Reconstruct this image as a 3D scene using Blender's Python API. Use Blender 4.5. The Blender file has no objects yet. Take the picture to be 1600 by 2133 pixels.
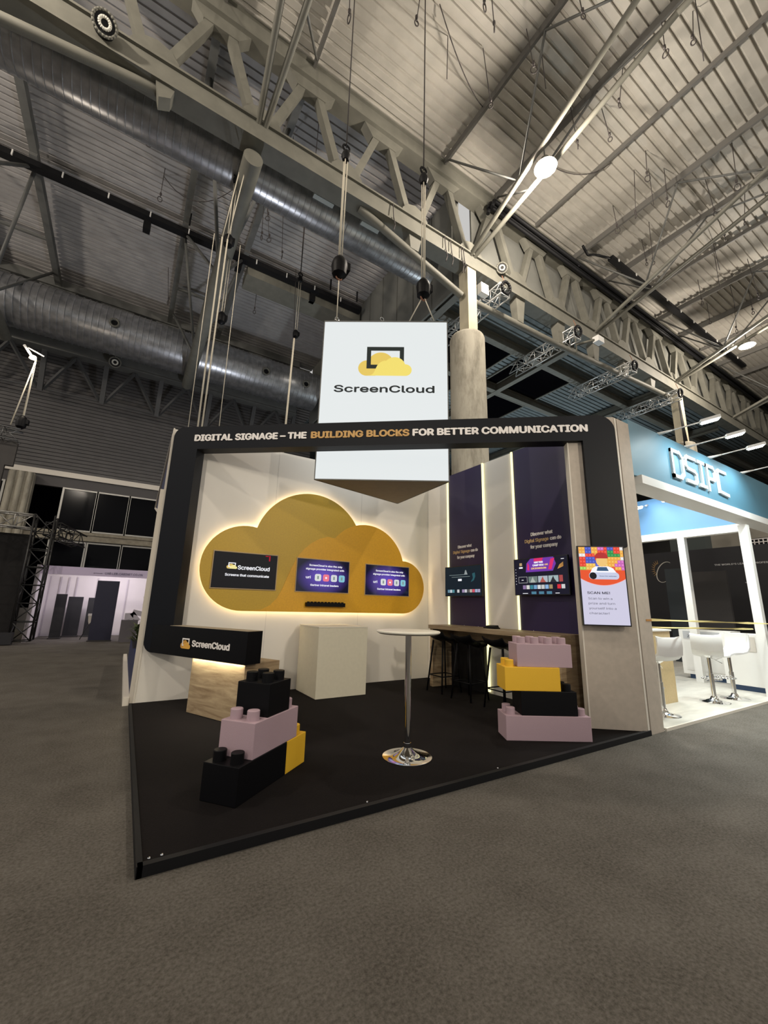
import bpy, bmesh, math, random, os
from mathutils import Matrix, Vector
random.seed(7)
S = bpy.context.scene
COL = S.collection

# ------------------------------------------------------------------ camera
FPX = 849.0
cam_d = bpy.data.cameras.new('camera'); cam = bpy.data.objects.new('camera', cam_d); COL.objects.link(cam)
yaw, pitch, roll = -0.55230629, 0.22535113, 0.02460346
fwd = Vector((-math.sin(yaw)*math.cos(pitch), math.cos(yaw)*math.cos(pitch), math.sin(pitch)))
r0 = Vector((math.cos(yaw), math.sin(yaw), 0)); u0 = r0.cross(fwd)
rt = r0*math.cos(roll) + u0*math.sin(roll); up = -r0*math.sin(roll) + u0*math.cos(roll)
m = Matrix.Identity(4)
for i in range(3):
    m[i][0] = rt[i]; m[i][1] = up[i]; m[i][2] = -fwd[i]
m[0][3], m[1][3], m[2][3] = 0, 0, 1.38
cam.matrix_world = m
cam_d.sensor_fit = 'HORIZONTAL'; cam_d.sensor_width = 36; cam_d.lens = FPX/1600*36
cam_d.clip_start = 0.05; cam_d.clip_end = 300
S.camera = cam

# ------------------------------------------------------------------ world, exposure
W = bpy.data.worlds.new('hall_air'); S.world = W; W.use_nodes = True
W.node_tree.nodes['Background'].inputs[0].default_value = (1.0, 0.98, 0.95, 1)
W.node_tree.nodes['Background'].inputs[1].default_value = 0.55
S.view_settings.view_transform = 'Standard'; S.view_settings.look = 'None'
S.view_settings.exposure = 0.05; S.view_settings.gamma = 1; S.view_settings.use_curve_mapping = False

def lamp(name, kind, loc, energy, color, size=.1, target=None, spot=None, blend=.5, shape=None, sy=None):
    l = bpy.data.lights.new(name, kind); l.energy = energy; l.color = color
    if kind in ('POINT', 'SPOT'): l.shadow_soft_size = size
    if kind == 'AREA':
        l.size = size
        if sy: l.shape = 'RECTANGLE'; l.size_y = sy
    if kind == 'SPOT': l.spot_size = math.radians(spot or 60); l.spot_blend = blend
    o = bpy.data.objects.new(name, l); COL.objects.link(o); o.location = loc
    if target is not None:
        o.rotation_euler = (Vector(target)-Vector(loc)).to_track_quat('-Z', 'Y').to_euler()
    return o
WARM = (1.0, .89, .76)
HALL_LAMPS = [(8.55, 5.5, 13.75), (23.3, 5.5, 13.75), (-6.1, 5.5, 13.75), (-6.1, -8.1, 13.75), (8.55, -8.1, 13.75), (23.3, -8.1, 13.75), (-13.0, 17.0, 12.5), (-13.0, 12.0, 12.5)]  # last two are added out of sight to brighten the far left bay
LAMP_W = 1500

# ------------------------------------------------------------------ materials
MATS = {}
def mat(name, col, rough=.6, metal=0, emit=None, es=0, noise=0, nscale=20, bump=0, bscale=200, spec=None, dirt=None, stretch=None):
    if name in MATS: return MATS[name]
    M = bpy.data.materials.new(name); M.use_nodes = True; nt = M.node_tree; b = nt.nodes['Principled BSDF']
    c = tuple(col)+(1,)
    b.inputs['Base Color'].default_value = c; b.inputs['Roughness'].default_value = rough; b.inputs['Metallic'].default_value = metal
    if spec is not None: b.inputs['Specular IOR Level'].default_value = spec
    if emit: b.inputs['Emission Color'].default_value = tuple(emit)+(1,); b.inputs['Emission Strength'].default_value = es
    tc = nt.nodes.new('ShaderNodeTexCoord'); src = tc.outputs['Object']
    if stretch:
        mp = nt.nodes.new('ShaderNodeMapping'); mp.inputs['Scale'].default_value = stretch; nt.links.new(src, mp.inputs[0]); src = mp.outputs[0]
    if noise:
        n = nt.nodes.new('ShaderNodeTexNoise'); n.inputs['Scale'].default_value = nscale; n.inputs['Detail'].default_value = 6; nt.links.new(src, n.inputs['Vector'])
        r = nt.nodes.new('ShaderNodeValToRGB'); nt.links.new(n.outputs['Fac'], r.inputs[0])
        lo = tuple(max(0, x*(1-noise)) for x in (dirt or col))+(1,); hi = tuple(min(1, x*(1+noise)) for x in col)+(1,)
        r.color_ramp.elements[0].position = .3; r.color_ramp.elements[0].color = lo
        r.color_ramp.elements[1].position = .7; r.color_ramp.elements[1].color = hi
        nt.links.new(r.outputs[0], b.inputs['Base Color'])
    if bump:
        n2 = nt.nodes.new('ShaderNodeTexNoise'); n2.inputs['Scale'].default_value = bscale; n2.inputs['Detail'].default_value = 3; nt.links.new(src, n2.inputs['Vector'])
        bp = nt.nodes.new('ShaderNodeBump'); bp.inputs['Strength'].default_value = bump; bp.inputs['Distance'].default_value = .01
        nt.links.new(n2.outputs['Fac'], bp.inputs['Height']); nt.links.new(bp.outputs[0], b.inputs['Normal'])
    MATS[name] = M; return M
def emi(name, col, s): return mat(name, (0, 0, 0), .5, 0, col, s, spec=0.2)
def carpet(name, lo, hi, fine):
    M = bpy.data.materials.new(name); M.use_nodes = True; nt = M.node_tree; b = nt.nodes['Principled BSDF']; b.inputs['Roughness'].default_value = .95; b.inputs['Specular IOR Level'].default_value = .15
    tc = nt.nodes.new('ShaderNodeTexCoord')
    n = nt.nodes.new('ShaderNodeTexNoise'); n.inputs['Scale'].default_value = fine; n.inputs['Detail'].default_value = 8; n.inputs['Roughness'].default_value = .7
    n2 = nt.nodes.new('ShaderNodeTexNoise'); n2.inputs['Scale'].default_value = 2.2; n2.inputs['Detail'].default_value = 7; n2.inputs['Roughness'].default_value = .65
    for q in (n, n2): nt.links.new(tc.outputs['Object'], q.inputs['Vector'])
    mx = nt.nodes.new('ShaderNodeMath'); mx.operation = 'MULTIPLY_ADD'; mx.inputs[1].default_value = .72; nt.links.new(n.outputs['Fac'], mx.inputs[0])
    m2 = nt.nodes.new('ShaderNodeMath'); m2.operation = 'MULTIPLY'; m2.inputs[1].default_value = .28; nt.links.new(n2.outputs['Fac'], m2.inputs[0]); nt.links.new(m2.outputs[0], mx.inputs[2])
    r = nt.nodes.new('ShaderNodeValToRGB'); r.color_ramp.elements[0].position = .36; r.color_ramp.elements[0].color = lo+(1,); r.color_ramp.elements[1].position = .64; r.color_ramp.elements[1].color = hi+(1,)
    nt.links.new(mx.outputs[0], r.inputs[0]); nt.links.new(r.outputs[0], b.inputs['Base Color'])
    bp = nt.nodes.new('ShaderNodeBump'); bp.inputs['Strength'].default_value = .5; bp.inputs['Distance'].default_value = .006; nt.links.new(n.outputs['Fac'], bp.inputs['Height']); nt.links.new(bp.outputs[0], b.inputs['Normal'])
    MATS[name] = M; return M
def wood(name, a, bcol, stretch, scale=3.0):
    M = bpy.data.materials.new(name); M.use_nodes = True; nt = M.node_tree; b = nt.nodes['Principled BSDF']; b.inputs['Roughness'].default_value = .5
    tc = nt.nodes.new('ShaderNodeTexCoord'); mp = nt.nodes.new('ShaderNodeMapping'); mp.inputs['Scale'].default_value = stretch; nt.links.new(tc.outputs['Object'], mp.inputs[0])
    n = nt.nodes.new('ShaderNodeTexNoise'); n.inputs['Scale'].default_value = scale; n.inputs['Detail'].default_value = 10; n.inputs['Roughness'].default_value = .65; n.inputs['Distortion'].default_value = .6
    nt.links.new(mp.outputs[0], n.inputs['Vector'])
    r = nt.nodes.new('ShaderNodeValToRGB'); r.color_ramp.elements[0].position = .32; r.color_ramp.elements[0].color = a+(1,); r.color_ramp.elements[1].position = .68; r.color_ramp.elements[1].color = bcol+(1,)
    nt.links.new(n.outputs['Fac'], r.inputs[0]); nt.links.new(r.outputs[0], b.inputs['Base Color']); MATS[name] = M; return M
def concrete(name, base, dark):
    M = bpy.data.materials.new(name); M.use_nodes = True; nt = M.node_tree; b = nt.nodes['Principled BSDF']; b.inputs['Roughness'].default_value = .85
    tc = nt.nodes.new('ShaderNodeTexCoord'); mp = nt.nodes.new('ShaderNodeMapping'); mp.inputs['Scale'].default_value = (1.3, 1.3, .35); nt.links.new(tc.outputs['Object'], mp.inputs[0])
    n = nt.nodes.new('ShaderNodeTexNoise'); n.inputs['Scale'].default_value = 1.6; n.inputs['Detail'].default_value = 9; n.inputs['Roughness'].default_value = .7; nt.links.new(mp.outputs[0], n.inputs['Vector'])
    r = nt.nodes.new('ShaderNodeValToRGB'); r.color_ramp.elements[0].position = .38; r.color_ramp.elements[0].color = dark+(1,); r.color_ramp.elements[1].position = .55; r.color_ramp.elements[1].color = base+(1,)
    nt.links.new(n.outputs['Fac'], r.inputs[0]); nt.links.new(r.outputs[0], b.inputs['Base Color']); MATS[name] = M; return M

hallcarpet = carpet('hall_carpet', (.052, .046, .038), (.140, .128, .112), 60)
standcarpet = carpet('stand_carpet', (.003, .002, .002), (.008, .006, .006), 90)
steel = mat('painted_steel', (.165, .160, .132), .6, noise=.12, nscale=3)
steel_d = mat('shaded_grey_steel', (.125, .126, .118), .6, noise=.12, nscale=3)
purl_d = mat('dark_purlin_paint', (.12, .115, .105), .6)
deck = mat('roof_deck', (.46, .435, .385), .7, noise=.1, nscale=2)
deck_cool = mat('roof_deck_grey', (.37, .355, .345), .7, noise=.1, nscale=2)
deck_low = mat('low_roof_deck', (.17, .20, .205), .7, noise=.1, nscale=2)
panelgrey = mat('grey_infill', (.19, .19, .17), .8, noise=.1, nscale=1.2)
cladding = mat('dark_cladding', (.085, .08, .078), .6, noise=.1, nscale=2)
galv = mat('galvanised_duct', (.46, .465, .48), .33, .8, noise=.25, nscale=4)
black = mat('matte_black', (.006, .006, .007), .6, spec=.25)
blackgloss = mat('black_laminate', (.003, .003, .004), .4, spec=.15)
frameblack = mat('arch_black', (.004, .005, .008), .5, spec=.2)
nightglass = mat('night_glass', (.002, .002, .003), .12, spec=.08)
white = mat('white_panel', (.74, .70, .64), .55, noise=.02, nscale=1.5)
beige = mat('beige_board', (.46, .40, .335), .7, noise=.06, nscale=14)
cream = mat('cream_edge', (.66, .61, .53), .6)
whitepaint = mat('white_paint', (.78, .77, .74), .5)
chrome = mat('chrome', (.82, .82, .82), .07, 1)
conc = concrete('stained_concrete', (.40, .37, .30), (.22, .20, .155))
oak = wood('light_oak', (.20, .13, .07), (.47, .36, .22), (.6, .6, 5))
oak_top = wood('oak_worktop', (.22, .15, .08), (.40, .31, .2), (5, .5, 5))
mustard = mat('mustard_board', (.66, .34, .012), .45, noise=.06, nscale=40)
mustard_d = mat('dark_mustard_board', (.50, .315, .022), .45, noise=.06, nscale=40)
gold = mat('gold_letter', (.55, .32, .10), .5)
yellowfoam = mat('yellow_foam', (.74, .43, .02), .6, bump=.15)
lilac = mat('lilac_foam', (.40, .285, .325), .7, bump=.15)
blackfoam = mat('black_foam', (.003, .003, .004), .5, spec=.15)
purple = mat('purple_panel', (.022, .014, .060), .40, spec=.35)
letterwhite = mat('letter_white', (.82, .78, .75), .5)
rope = mat('pale_rope', (.62, .57, .46), .8)
cablem = mat('dark_cable', (.05, .042, .04), .6)
rust = mat('rusty_hook', (.28, .12, .07), .6)
blue = mat('blue_fascia', (.075, .20, .28), .5)
skyblue = mat('sky_blue_board', (.11, .27, .50), .5)
navy = mat('navy_board', (.02, .028, .085), .5)
lightbox = emi('lightbox_fabric', (.84, .88, .88), .90)
ledwarm = emi('warm_led', (1.0, .78, .45), 14)
ledstrip = emi('yellow_led', (1.0, .93, .45), 1.7)
ledwhite = emi('desk_led', (1.0, .92, .70), 40)
lampglow = emi('lamp_glow', (1.0, .72, .40), 60)
spotglow = emi('spot_glow', (.95, 1.0, .92), 25)

# ------------------------------------------------------------------ mesh builder
class G:
    def __init__(s, M=None): s.v = []; s.f = []; s.mi = []; s.M = M or Matrix.Identity(4); s.smooth = []
    def add(s, vs, fs, m=0, sm=False, M=None):
        MM = s.M if M is None else M; k = len(s.v)
        s.v += [MM @ Vector(p) for p in vs]
        for f in fs: s.f.append([i+k for i in f]); s.mi.append(m); s.smooth.append(sm)
        return s
    def box(s, x0, x1, y0, y1, z0, z1, m=0, M=None):
        vs = [(x, y, z) for z in (z0, z1) for y in (y0, y1) for x in (x0, x1)]
        return s.add(vs, [(0, 2, 3, 1), (4, 5, 7, 6), (0, 1, 5, 4), (2, 6, 7, 3), (0, 4, 6, 2), (1, 3, 7, 5)], m, False, M)
    def bar(s, p, q, w, h, m=0, hint=(0, 0, 1)):
        p, q = Vector(p), Vector(q); d = (q-p); L = d.length; d.normalize(); a = d.cross(Vector(hint))
        if a.length < 1e-4: a = d.cross(Vector((0, 1, 0)))
        a.normalize(); b = a.cross(d); MM = Matrix((( a.x, d.x, b.x, p.x), (a.y, d.y, b.y, p.y), (a.z, d.z, b.z, p.z), (0, 0, 0, 1)))
        return s.box(-w/2, w/2, 0, L, -h/2, h/2, m, s.M @ MM)
    def tube(s, p, q, r, n=10, m=0, r2=None, caps=True):
        p, q = Vector(p), Vector(q); d = (q-p).normalized(); a = d.cross(Vector((0, 0, 1)))
        if a.length < 1e-3: a = Vector((1, 0, 0))
        a.normalize(); b = d.cross(a); r2 = r if r2 is None else r2; vs = []
        for (c, rr) in ((p, r), (q, r2)):
            for i in range(n): t = 2*math.pi*i/n; vs.append(c + a*math.cos(t)*rr + b*math.sin(t)*rr)
        s.add(vs, [(i, (i+1) % n, n+(i+1) % n, n+i) for i in range(n)], m, True)
        if caps: s.add(vs, [tuple(range(n))[::-1], tuple(range(n, 2*n))], m)
        return s
    def path(s, pts, r, n=8, m=0):
        for a, b in zip(pts[:-1], pts[1:]): s.tube(a, b, r, n, m)
        return s
    def lathe(s, prof, c=(0, 0, 0), n=32, m=0, axis='z'):
        vs = []
        for (r, z) in prof:
            for i in range(n):
                t = 2*math.pi*i/n
                if axis == 'z': vs.append((c[0]+r*math.cos(t), c[1]+r*math.sin(t), c[2]+z))
                elif axis == 'x': vs.append((c[0]+z, c[1]+r*math.cos(t), c[2]+r*math.sin(t)))
                else: vs.append((c[0]+r*math.cos(t), c[1]+z, c[2]+r*math.sin(t)))
        fs = [(k*n+i, k*n+(i+1) % n, (k+1)*n+(i+1) % n, (k+1)*n+i) for k in range(len(prof)-1) for i in range(n)]
        s.add(vs, fs, m, True)
        if prof[0][0] > 1e-5: s.add(vs[:n], [tuple(range(n))[::-1]], m)
        if prof[-1][0] > 1e-5: s.add(vs[-n:], [tuple(range(n))], m)
        return s
    def prism(s, poly, d0, d1, m=0, F=None, ms=None):
        F = F or Matrix.Identity(4); n = len(poly); vs = [(x, y, d0) for x, y in poly] + [(x, y, d1) for x, y in poly]
        s.add(vs, [tuple(range(n))[::-1], tuple(range(n, 2*n))], m, False, s.M @ F)
        s.add(vs, [(i, (i+1) % n, n+(i+1) % n, n+i) for i in range(n)], m if ms is None else ms, False, s.M @ F); return s
    def torus(s, c, R, r, nrm=(0, 0, 1), n=16, k=6, m=0, a0=0, a1=2*math.pi, sy=1):
        nrm = Vector(nrm).normalized(); a = nrm.cross(Vector((.3, .1, 1))).normalized(); b = nrm.cross(a); c = Vector(c)
        pts = [c + a*math.cos(a0+(a1-a0)*i/n)*R + b*math.sin(a0+(a1-a0)*i/n)*R*sy for i in range(n+1)]
        return s.path(pts, r, k, m)

BASE = {}
def link(g, name, mats, parent=None, base=None, label=None, cat=None, group=None, kind=None, bevel=0):
    if base is None:
        if parent is not None: base = BASE[parent.name]
        else:
            xs = [v.x for v in g.v]; ys = [v.y for v in g.v]; zs = [v.z for v in g.v]
            base = Vector(((min(xs)+max(xs))/2, (min(ys)+max(ys))/2, min(zs)))
    base = Vector(base)
    me = bpy.data.meshes.new(name); me.from_pydata([v-base for v in g.v], [], g.f)
    if not isinstance(mats, (list, tuple)): mats = [mats]
    for x in mats: me.materials.append(x)
    for p, mi, sm in zip(me.polygons, g.mi, g.smooth): p.material_index = mi; p.use_smooth = sm
    bm = bmesh.new(); bm.from_mesh(me); bmesh.ops.remove_doubles(bm, verts=bm.verts, dist=1e-5); bmesh.ops.recalc_face_normals(bm, faces=bm.faces)
    for e in bm.edges:
        if len(e.link_faces) == 2 and e.calc_face_angle(0) > .7: e.smooth = False
    bm.to_mesh(me); bm.free()
    o = bpy.data.objects.new(name, me); COL.objects.link(o)
    if parent is not None: o.parent = parent; o.location = base - BASE[parent.name]
    else: o.location = base
    BASE[o.name] = base
    if bevel:
        md = o.modifiers.new('bevel', 'BEVEL'); md.width = bevel; md.segments = 2; md.limit_method = 'ANGLE'
    tag(o, label, cat, group, kind); return o
def tag(o, label=None, cat=None, group=None, kind=None):
    if label: o['label'] = label
    if cat: o['category'] = cat
    if group: o['group'] = group
    if kind: o['kind'] = kind
    return o
def thing(name, base, label, cat, group=None, kind=None):
    o = bpy.data.objects.new(name, None); COL.objects.link(o); o.location = base; o.empty_display_size = .1
    BASE[o.name] = Vector(base); return tag(o, label, cat, group, kind)
def copy_tree(o, parent=None):
    c = o.copy(); COL.objects.link(c); c.parent = parent
    for ch in list(o.children): copy_tree(ch, c)
    return c
def place(o, loc, rz=0, label=None, group=None):
    o.location = loc; o.rotation_euler[2] = rz
    if label: o['label'] = label
    if group: o['group'] = group
    return o
def frame(o, ex, n, upv=(0, 0, 1)):
    o, ex, n, upv = Vector(o), Vector(ex).normalized(), Vector(n).normalized(), Vector(upv).normalized()
    return Matrix(((ex.x, upv.x, n.x, o.x), (ex.y, upv.y, n.y, o.y), (ex.z, upv.z, n.z, o.z), (0, 0, 0, 1)))
def rrect(x0, x1, y0, y1, r, n=5, corners=(1, 1, 1, 1)):
    p = []
    for (cx, cy, a, on) in ((x1-r, y1-r, 0, corners[0]), (x0+r, y1-r, 90, corners[1]), (x0+r, y0+r, 180, corners[2]), (x1-r, y0+r, 270, corners[3])):
        if on: p += [(cx+r*math.cos(math.radians(a+90*i/n)), cy+r*math.sin(math.radians(a+90*i/n))) for i in range(n+1)]
        else: p.append({0: (x1, y1), 90: (x0, y1), 180: (x0, y0), 270: (x1, y0)}[a])
    return p
def circ(cx, cy, r, n=20, ry=None): return [(cx+r*math.cos(2*math.pi*i/n), cy+(ry or r)*math.sin(2*math.pi*i/n)) for i in range(n)]
# text: builtin fonts only
FONT = None
try:
    FONT = bpy.data.fonts.load(os.path.join(bpy.utils.system_resource('DATAFILES', path='fonts'), 'Inter.woff2'))
except Exception:
    FONT = None
_tc = {}
def text_geo(body, bold):
    if (body, bold) in _tc: return _tc[(body, bold)]
    cu = bpy.data.curves.new('t', 'FONT'); cu.body = body; cu.size = 1; cu.offset = bold; cu.extrude = .5; cu.resolution_u = 3
    if FONT: cu.font = FONT
    o = bpy.data.objects.new('t', cu); COL.objects.link(o); bpy.context.view_layer.update()
    me = bpy.data.meshes.new_from_object(o.evaluated_get(bpy.context.evaluated_depsgraph_get()))
    vs = [tuple(v.co) for v in me.vertices]; fs = [tuple(p.vertices) for p in me.polygons]
    bpy.data.objects.remove(o); bpy.data.curves.remove(cu); bpy.data.meshes.remove(me)
    _tc[(body, bold)] = (vs, fs); return vs, fs
def text(g, body, F, x0, x1, y0, cap, d0=0, d1=.004, m=0, bold=.02):
    vs, fs = text_geo(body, 0.0); xs = [v[0] for v in vs]; a, b = min(xs), max(xs); CAP = .727 if FONT else .70
    k = (x1-x0)/(b-a)
    out = [(x0+(v[0]-a)*k, y0+v[1]*cap/CAP, d0 if v[2] < 0 else d1) for v in vs]
    e = bold*cap
    for q_, (ax, ay) in enumerate(((0, 0),) if not e else ((-e, 0), (e, 0), (0, e*.7), (0, -e*.7), (-e*.6, e*.5), (e*.6, -e*.5))):
        g.add([(a_+ax, b_+ay, c_+(q_*.00025 if c_ != d0 else 0)) for a_, b_, c_ in out], fs, m, False, g.M @ F)
    return g

def txt(name, items, F, m, parent, d0=.045, d1=.051, bold=.07):
    for (b, x0, x1, y, c) in items: link(text(G(), b, F, x0, x1, y, c, d0, d1, bold=bold), name, m, parent)

# ================================================================== HALL SHELL
g = G(); g.add([(-40, -30, 0), (60, -30, 0), (60, 45, 0), (-40, 45, 0)], [(0, 1, 2, 3)])
link(g, 'floor', hallcarpet, base=(0, 0, 0), kind='structure')
def corrugated(g, x0, x1, y0, y1, z, pitch, depth, m=0, zf=None):
    n = int(round((y1-y0)/pitch)); pts = []
    for i in range(n):
        y = y0+i*pitch
        for (f, d) in ((0, 0), (.62, 0), (.70, depth), (.92, depth)): pts.append((y+f*pitch, z+d + (zf(y+f*pitch) if zf else 0)))
    vs = [(x0, y, zz) for y, zz in pts] + [(x1, y, zz) for y, zz in pts]; k = len(pts)
    g.add(vs, [(i, i+1, k+i+1, k+i) for i in range(k-1)], m)
ZR = 16.5
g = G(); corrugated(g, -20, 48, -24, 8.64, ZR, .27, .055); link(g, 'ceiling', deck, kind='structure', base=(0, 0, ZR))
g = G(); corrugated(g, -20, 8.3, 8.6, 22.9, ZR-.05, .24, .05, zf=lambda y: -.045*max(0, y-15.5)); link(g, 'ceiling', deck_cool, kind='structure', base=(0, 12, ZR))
# low roof to the right, behind the truss
LX0, LX1, LY0, LY1 = 8.4, 48, 8.9, 30
skyl = [(12.4, 14.1, 10.95, 13.35), (17.0, 18.5, 11.35, 13.8)]
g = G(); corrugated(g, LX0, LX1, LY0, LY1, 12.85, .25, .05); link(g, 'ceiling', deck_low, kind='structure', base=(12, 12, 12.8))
for i, (a, b, c, d) in enumerate([(10.1, 13.5, 10.9, 13.3), (14.2, 17.9, 11.0, 13.4), (10.3, 13.3, 14.1, 16.5), (14.6, 18, 14.2, 16.5)]):
    t = thing('roof_light', (a, c, 12.8), 'dark roof light opening in the low ribbed roof, %s' % ['right of the concrete column', 'above the communication lettering', 'far behind the concrete column', 'far back above the arch beam'][i], 'roof light', 'roof lights')
    link(G().box(a, b, c, d, 12.80, 12.84), 'pane', nightglass, t)
    g = G().box(a-.08, b+.08, c-.08, c, 12.76, 12.84).box(a-.08, b+.08, d, d+.08, 12.76, 12.84).box(a-.08, a, c, d, 12.76, 12.84).box(b, b+.08, c, d, 12.76, 12.84)
    link(g, 'rim', steel, t)
# roof beams under low roof
def ibeam(g, p, q, w=.28, h=.38):
    p, q = Vector(p), Vector(q); g.bar(p, q, w, .035); g.bar(p+Vector((0, 0, h)), q+Vector((0, 0, h)), w, .035); g.bar(p+Vector((0, 0, h/2)), q+Vector((0, 0, h/2)), .03, h)
for i, yy in enumerate((10.65, 13.5, 17.2, 21.5, 26)):
    g = G(); ibeam(g, (8.5, yy, 12.40), (46, yy, 12.40)); link(g, 'roof_beam', steel, label='grey steel beam under the low ribbed roof, running along the hall, row %s from the truss' % ['nearest', 'second', 'third', 'fourth', 'farthest'][i], cat='beam', group='long beams under the low roof')
for i, xx in enumerate((8.75, 15.0, 22.3, 29.5)):
    g = G(); ibeam(g, (xx, 9.0, 12.38), (xx, 29, 12.38)); link(g, 'roof_beam', steel, label='grey cross beam under the low roof, %s' % ['beside the concrete column', 'crossing above the arch lettering', 'behind the far steel post', 'farthest right'][i], cat='beam', group='cross beams under the low roof')
# infill walls
g = G().box(8.9, 47, 8.85, 8.92, 13.0, 16.5); link(g, 'wall_truss_infill', panelgrey, kind='structure')
g = G().box(8.3, 8.38, 8.95, 22.7, 12.2, 16.6)
for i in range(11): g.box(8.27, 8.30, 9.2+i*1.2, 9.225+i*1.2, 12.2, 16.5)
link(g, 'wall_bay_end', panelgrey, kind='structure')
# far-left ribbed wall with windows (y = 24)
g = G(); YW = 24.0
n = 60
vs = []; fs = []
z = 7.25
while z < 16.5:
    for dz, dy in ((0, 0), (.13, 0), (.14, .05), (.17, .05)): vs.append((z+dz, YW+dy))
    z += .18
k = len(vs); g.add([(-22, y, zz) for zz, y in vs]+[(9, y, zz) for zz, y in vs], [(i, i+1, k+i+1, k+i) for i in range(k-1)])
link(g, 'wall_left', cladding, kind='structure', base=(-6, 24, 7.2))
link(G().box(-22, 9, YW-.06, YW+.1, 7.0, 7.25), 'trim_1', cream, kind='structure')
link(G().box(-22, 9, YW+.05, YW+.3, 6.5, 7.0), 'wall_header', mat('dark_band', (.07, .065, .065), .7), kind='structure')
link(G().box(-22, 9, YW-.1, YW+.2, 4.0, 4.44).box(-22, 9, YW-.16, YW-.1, 4.30, 4.42).box(-22, 9, YW-.16, YW-.1, 4.02, 4.1), 'trim_2', mat('sill_concrete', (.30, .27, .21), .8, noise=.2, nscale=6), kind='structure')
link(G().box(-22, 9, YW+.0, YW+.3, 0, .9), 'wall_plinth', cladding, kind='structure')
link(G().box(-22, 20, YW+5, YW+5.2, -0, 12), 'wall_night', mat('night_backdrop', (.003, .003, .005), .9, spec=.0), kind='structure')
wi = 0
def window(x0, x1, z0, z1):
    global wi; wi += 1
    fr = mat('window_alloy', (.42, .41, .38), .4, .3)
    g = G().box(x0-.04, x0+.04, YW-.05, YW+.08, z0, z1).box(x1-.04, x1+.04, YW-.05, YW+.08, z0, z1).box(x0, x1, YW-.04, YW+.06, z0, z0+.07).box(x0, x1, YW-.04, YW+.06, z1-.07, z1)
    w = link(g, 'window_%d' % wi, fr, kind='structure', base=(x0, YW, z0))
    link(G().box(x0+.04, x1-.04, YW+.0, YW+.02, z0+.07, z1-.07), 'pane', nightglass, w)
xs = [-20.5+1.36*i for i in range(11)]
for i, a in enumerate([-9.8, -8.44, -7.08, -3.16, -1.80, -.44]):
    window(a, a+1.34, 4.46, 6.5)
for i, a in enumerate([-9.8, -8.35, -6.9, -3.3, -1.86, -.45]):
    window(a, a+(1.38), .95, 3.98)
window(-5.8-.15, -5.3, 4.46, 6.5); window(.92, 2.4, 4.46, 6.5); window(1.0, 2.4, .95, 3.98)
t = thing('wall_column', (-4.7, 23.7, 0), 'ribbed concrete column between the dark windows at far left', 'column')
g = G().box(-5.15, -4.25, 23.62, 24.0, 0, 6.9)
for q in (-5.0, -4.7, -4.4): g.tube((q, 23.6, 0), (q, 23.6, 6.9), .11, 10)
link(g, 'shaft', conc, t)
t = thing('wall_column', (1.25, 23.7, 0), 'slim concrete column between dark windows, just left of the stand arch', 'column')
link(G().box(.98, 1.3, 23.62, 24.0, 0, 6.9), 'shaft', conc, t)
# far right enclosure
link(G().box(47, 47.2, -20, 31, 0, 17), 'wall_right', mat('dark_far_wall', (.05, .048, .045), .8), kind='structure')
link(G().box(8, 47, 30, 30.2, 0, 13), 'wall_back', mat('dark_back_wall', (.04, .042, .045), .8), kind='structure')

# ================================================================== MAIN ROOF TRUSS
def main_truss(y, x0k, x1k, label, light=steel, infill=True):
    t = thing('roof_truss', (8.5, y, 12.57), label, 'truss')
    xa, xb = 8.5+2.4*x0k-1.2, 8.5+2.4*x1k+1.2
    g = G().box(xa, xb, y-.19, y+.19, 12.57, 13.1); g.box(xa, xb, y-.26, y+.26, 13.1, 13.16); g.box(xa, xb, y-.26, y+.26, 12.52, 12.58)
    link(g, 'bottom_chord', light, t)
    g = G().box(xa, xb, y-.17, y+.17, 15.75, 16.3); g.box(xa, xb, y-.25, y+.25, 16.3, 16.36); g.box(xa, xb, y-.25, y+.25, 15.69, 15.75)
    link(g, 'top_chord', light, t)
    for k in range(x0k, x1k+1):
        xn = 8.5+2.4*k
        for s in (-1, 1):
            p, q = Vector((xn+s*.14, y, 13.05)), Vector((xn+s*1.06, y, 15.75))
            link(G().bar(p, q, .20, .24, hint=(0, 1, 0)), 'diagonal', light, t)
        pl = [(-.5, 13.1), (.5, 13.1), (.48, 13.38), (.3, 13.62), (0, 13.72), (-.3, 13.62), (-.48, 13.38)]
        g = G(); g.add([(xn+a, y-.14, b) for a, b in pl]+[(xn+a, y+.14, b) for a, b in pl], [tuple(range(7)), tuple(range(7, 14))[::-1]]+[(i, (i+1) % 7, 7+(i+1) % 7, 7+i) for i in range(7)])
        link(g, 'gusset_plate', light, t)
        xt = xn+1.2; pl = [(-.75, 15.75), (.75, 15.75), (.42, 15.32), (-.42, 15.32)]
        g = G(); g.add([(xt+a, y-.14, b) for a, b in pl]+[(xt+a, y+.14, b) for a, b in pl], [(0, 1, 2, 3), (7, 6, 5, 4)]+[(i, (i+1) % 4, 4+(i+1) % 4, 4+i) for i in range(4)])
        link(g, 'gusset_plate', light, t)
    return t
YT = 8.6
TR = main_truss(YT, -6, 15, 'big grey steel lattice truss crossing the whole picture above the stand')
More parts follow.
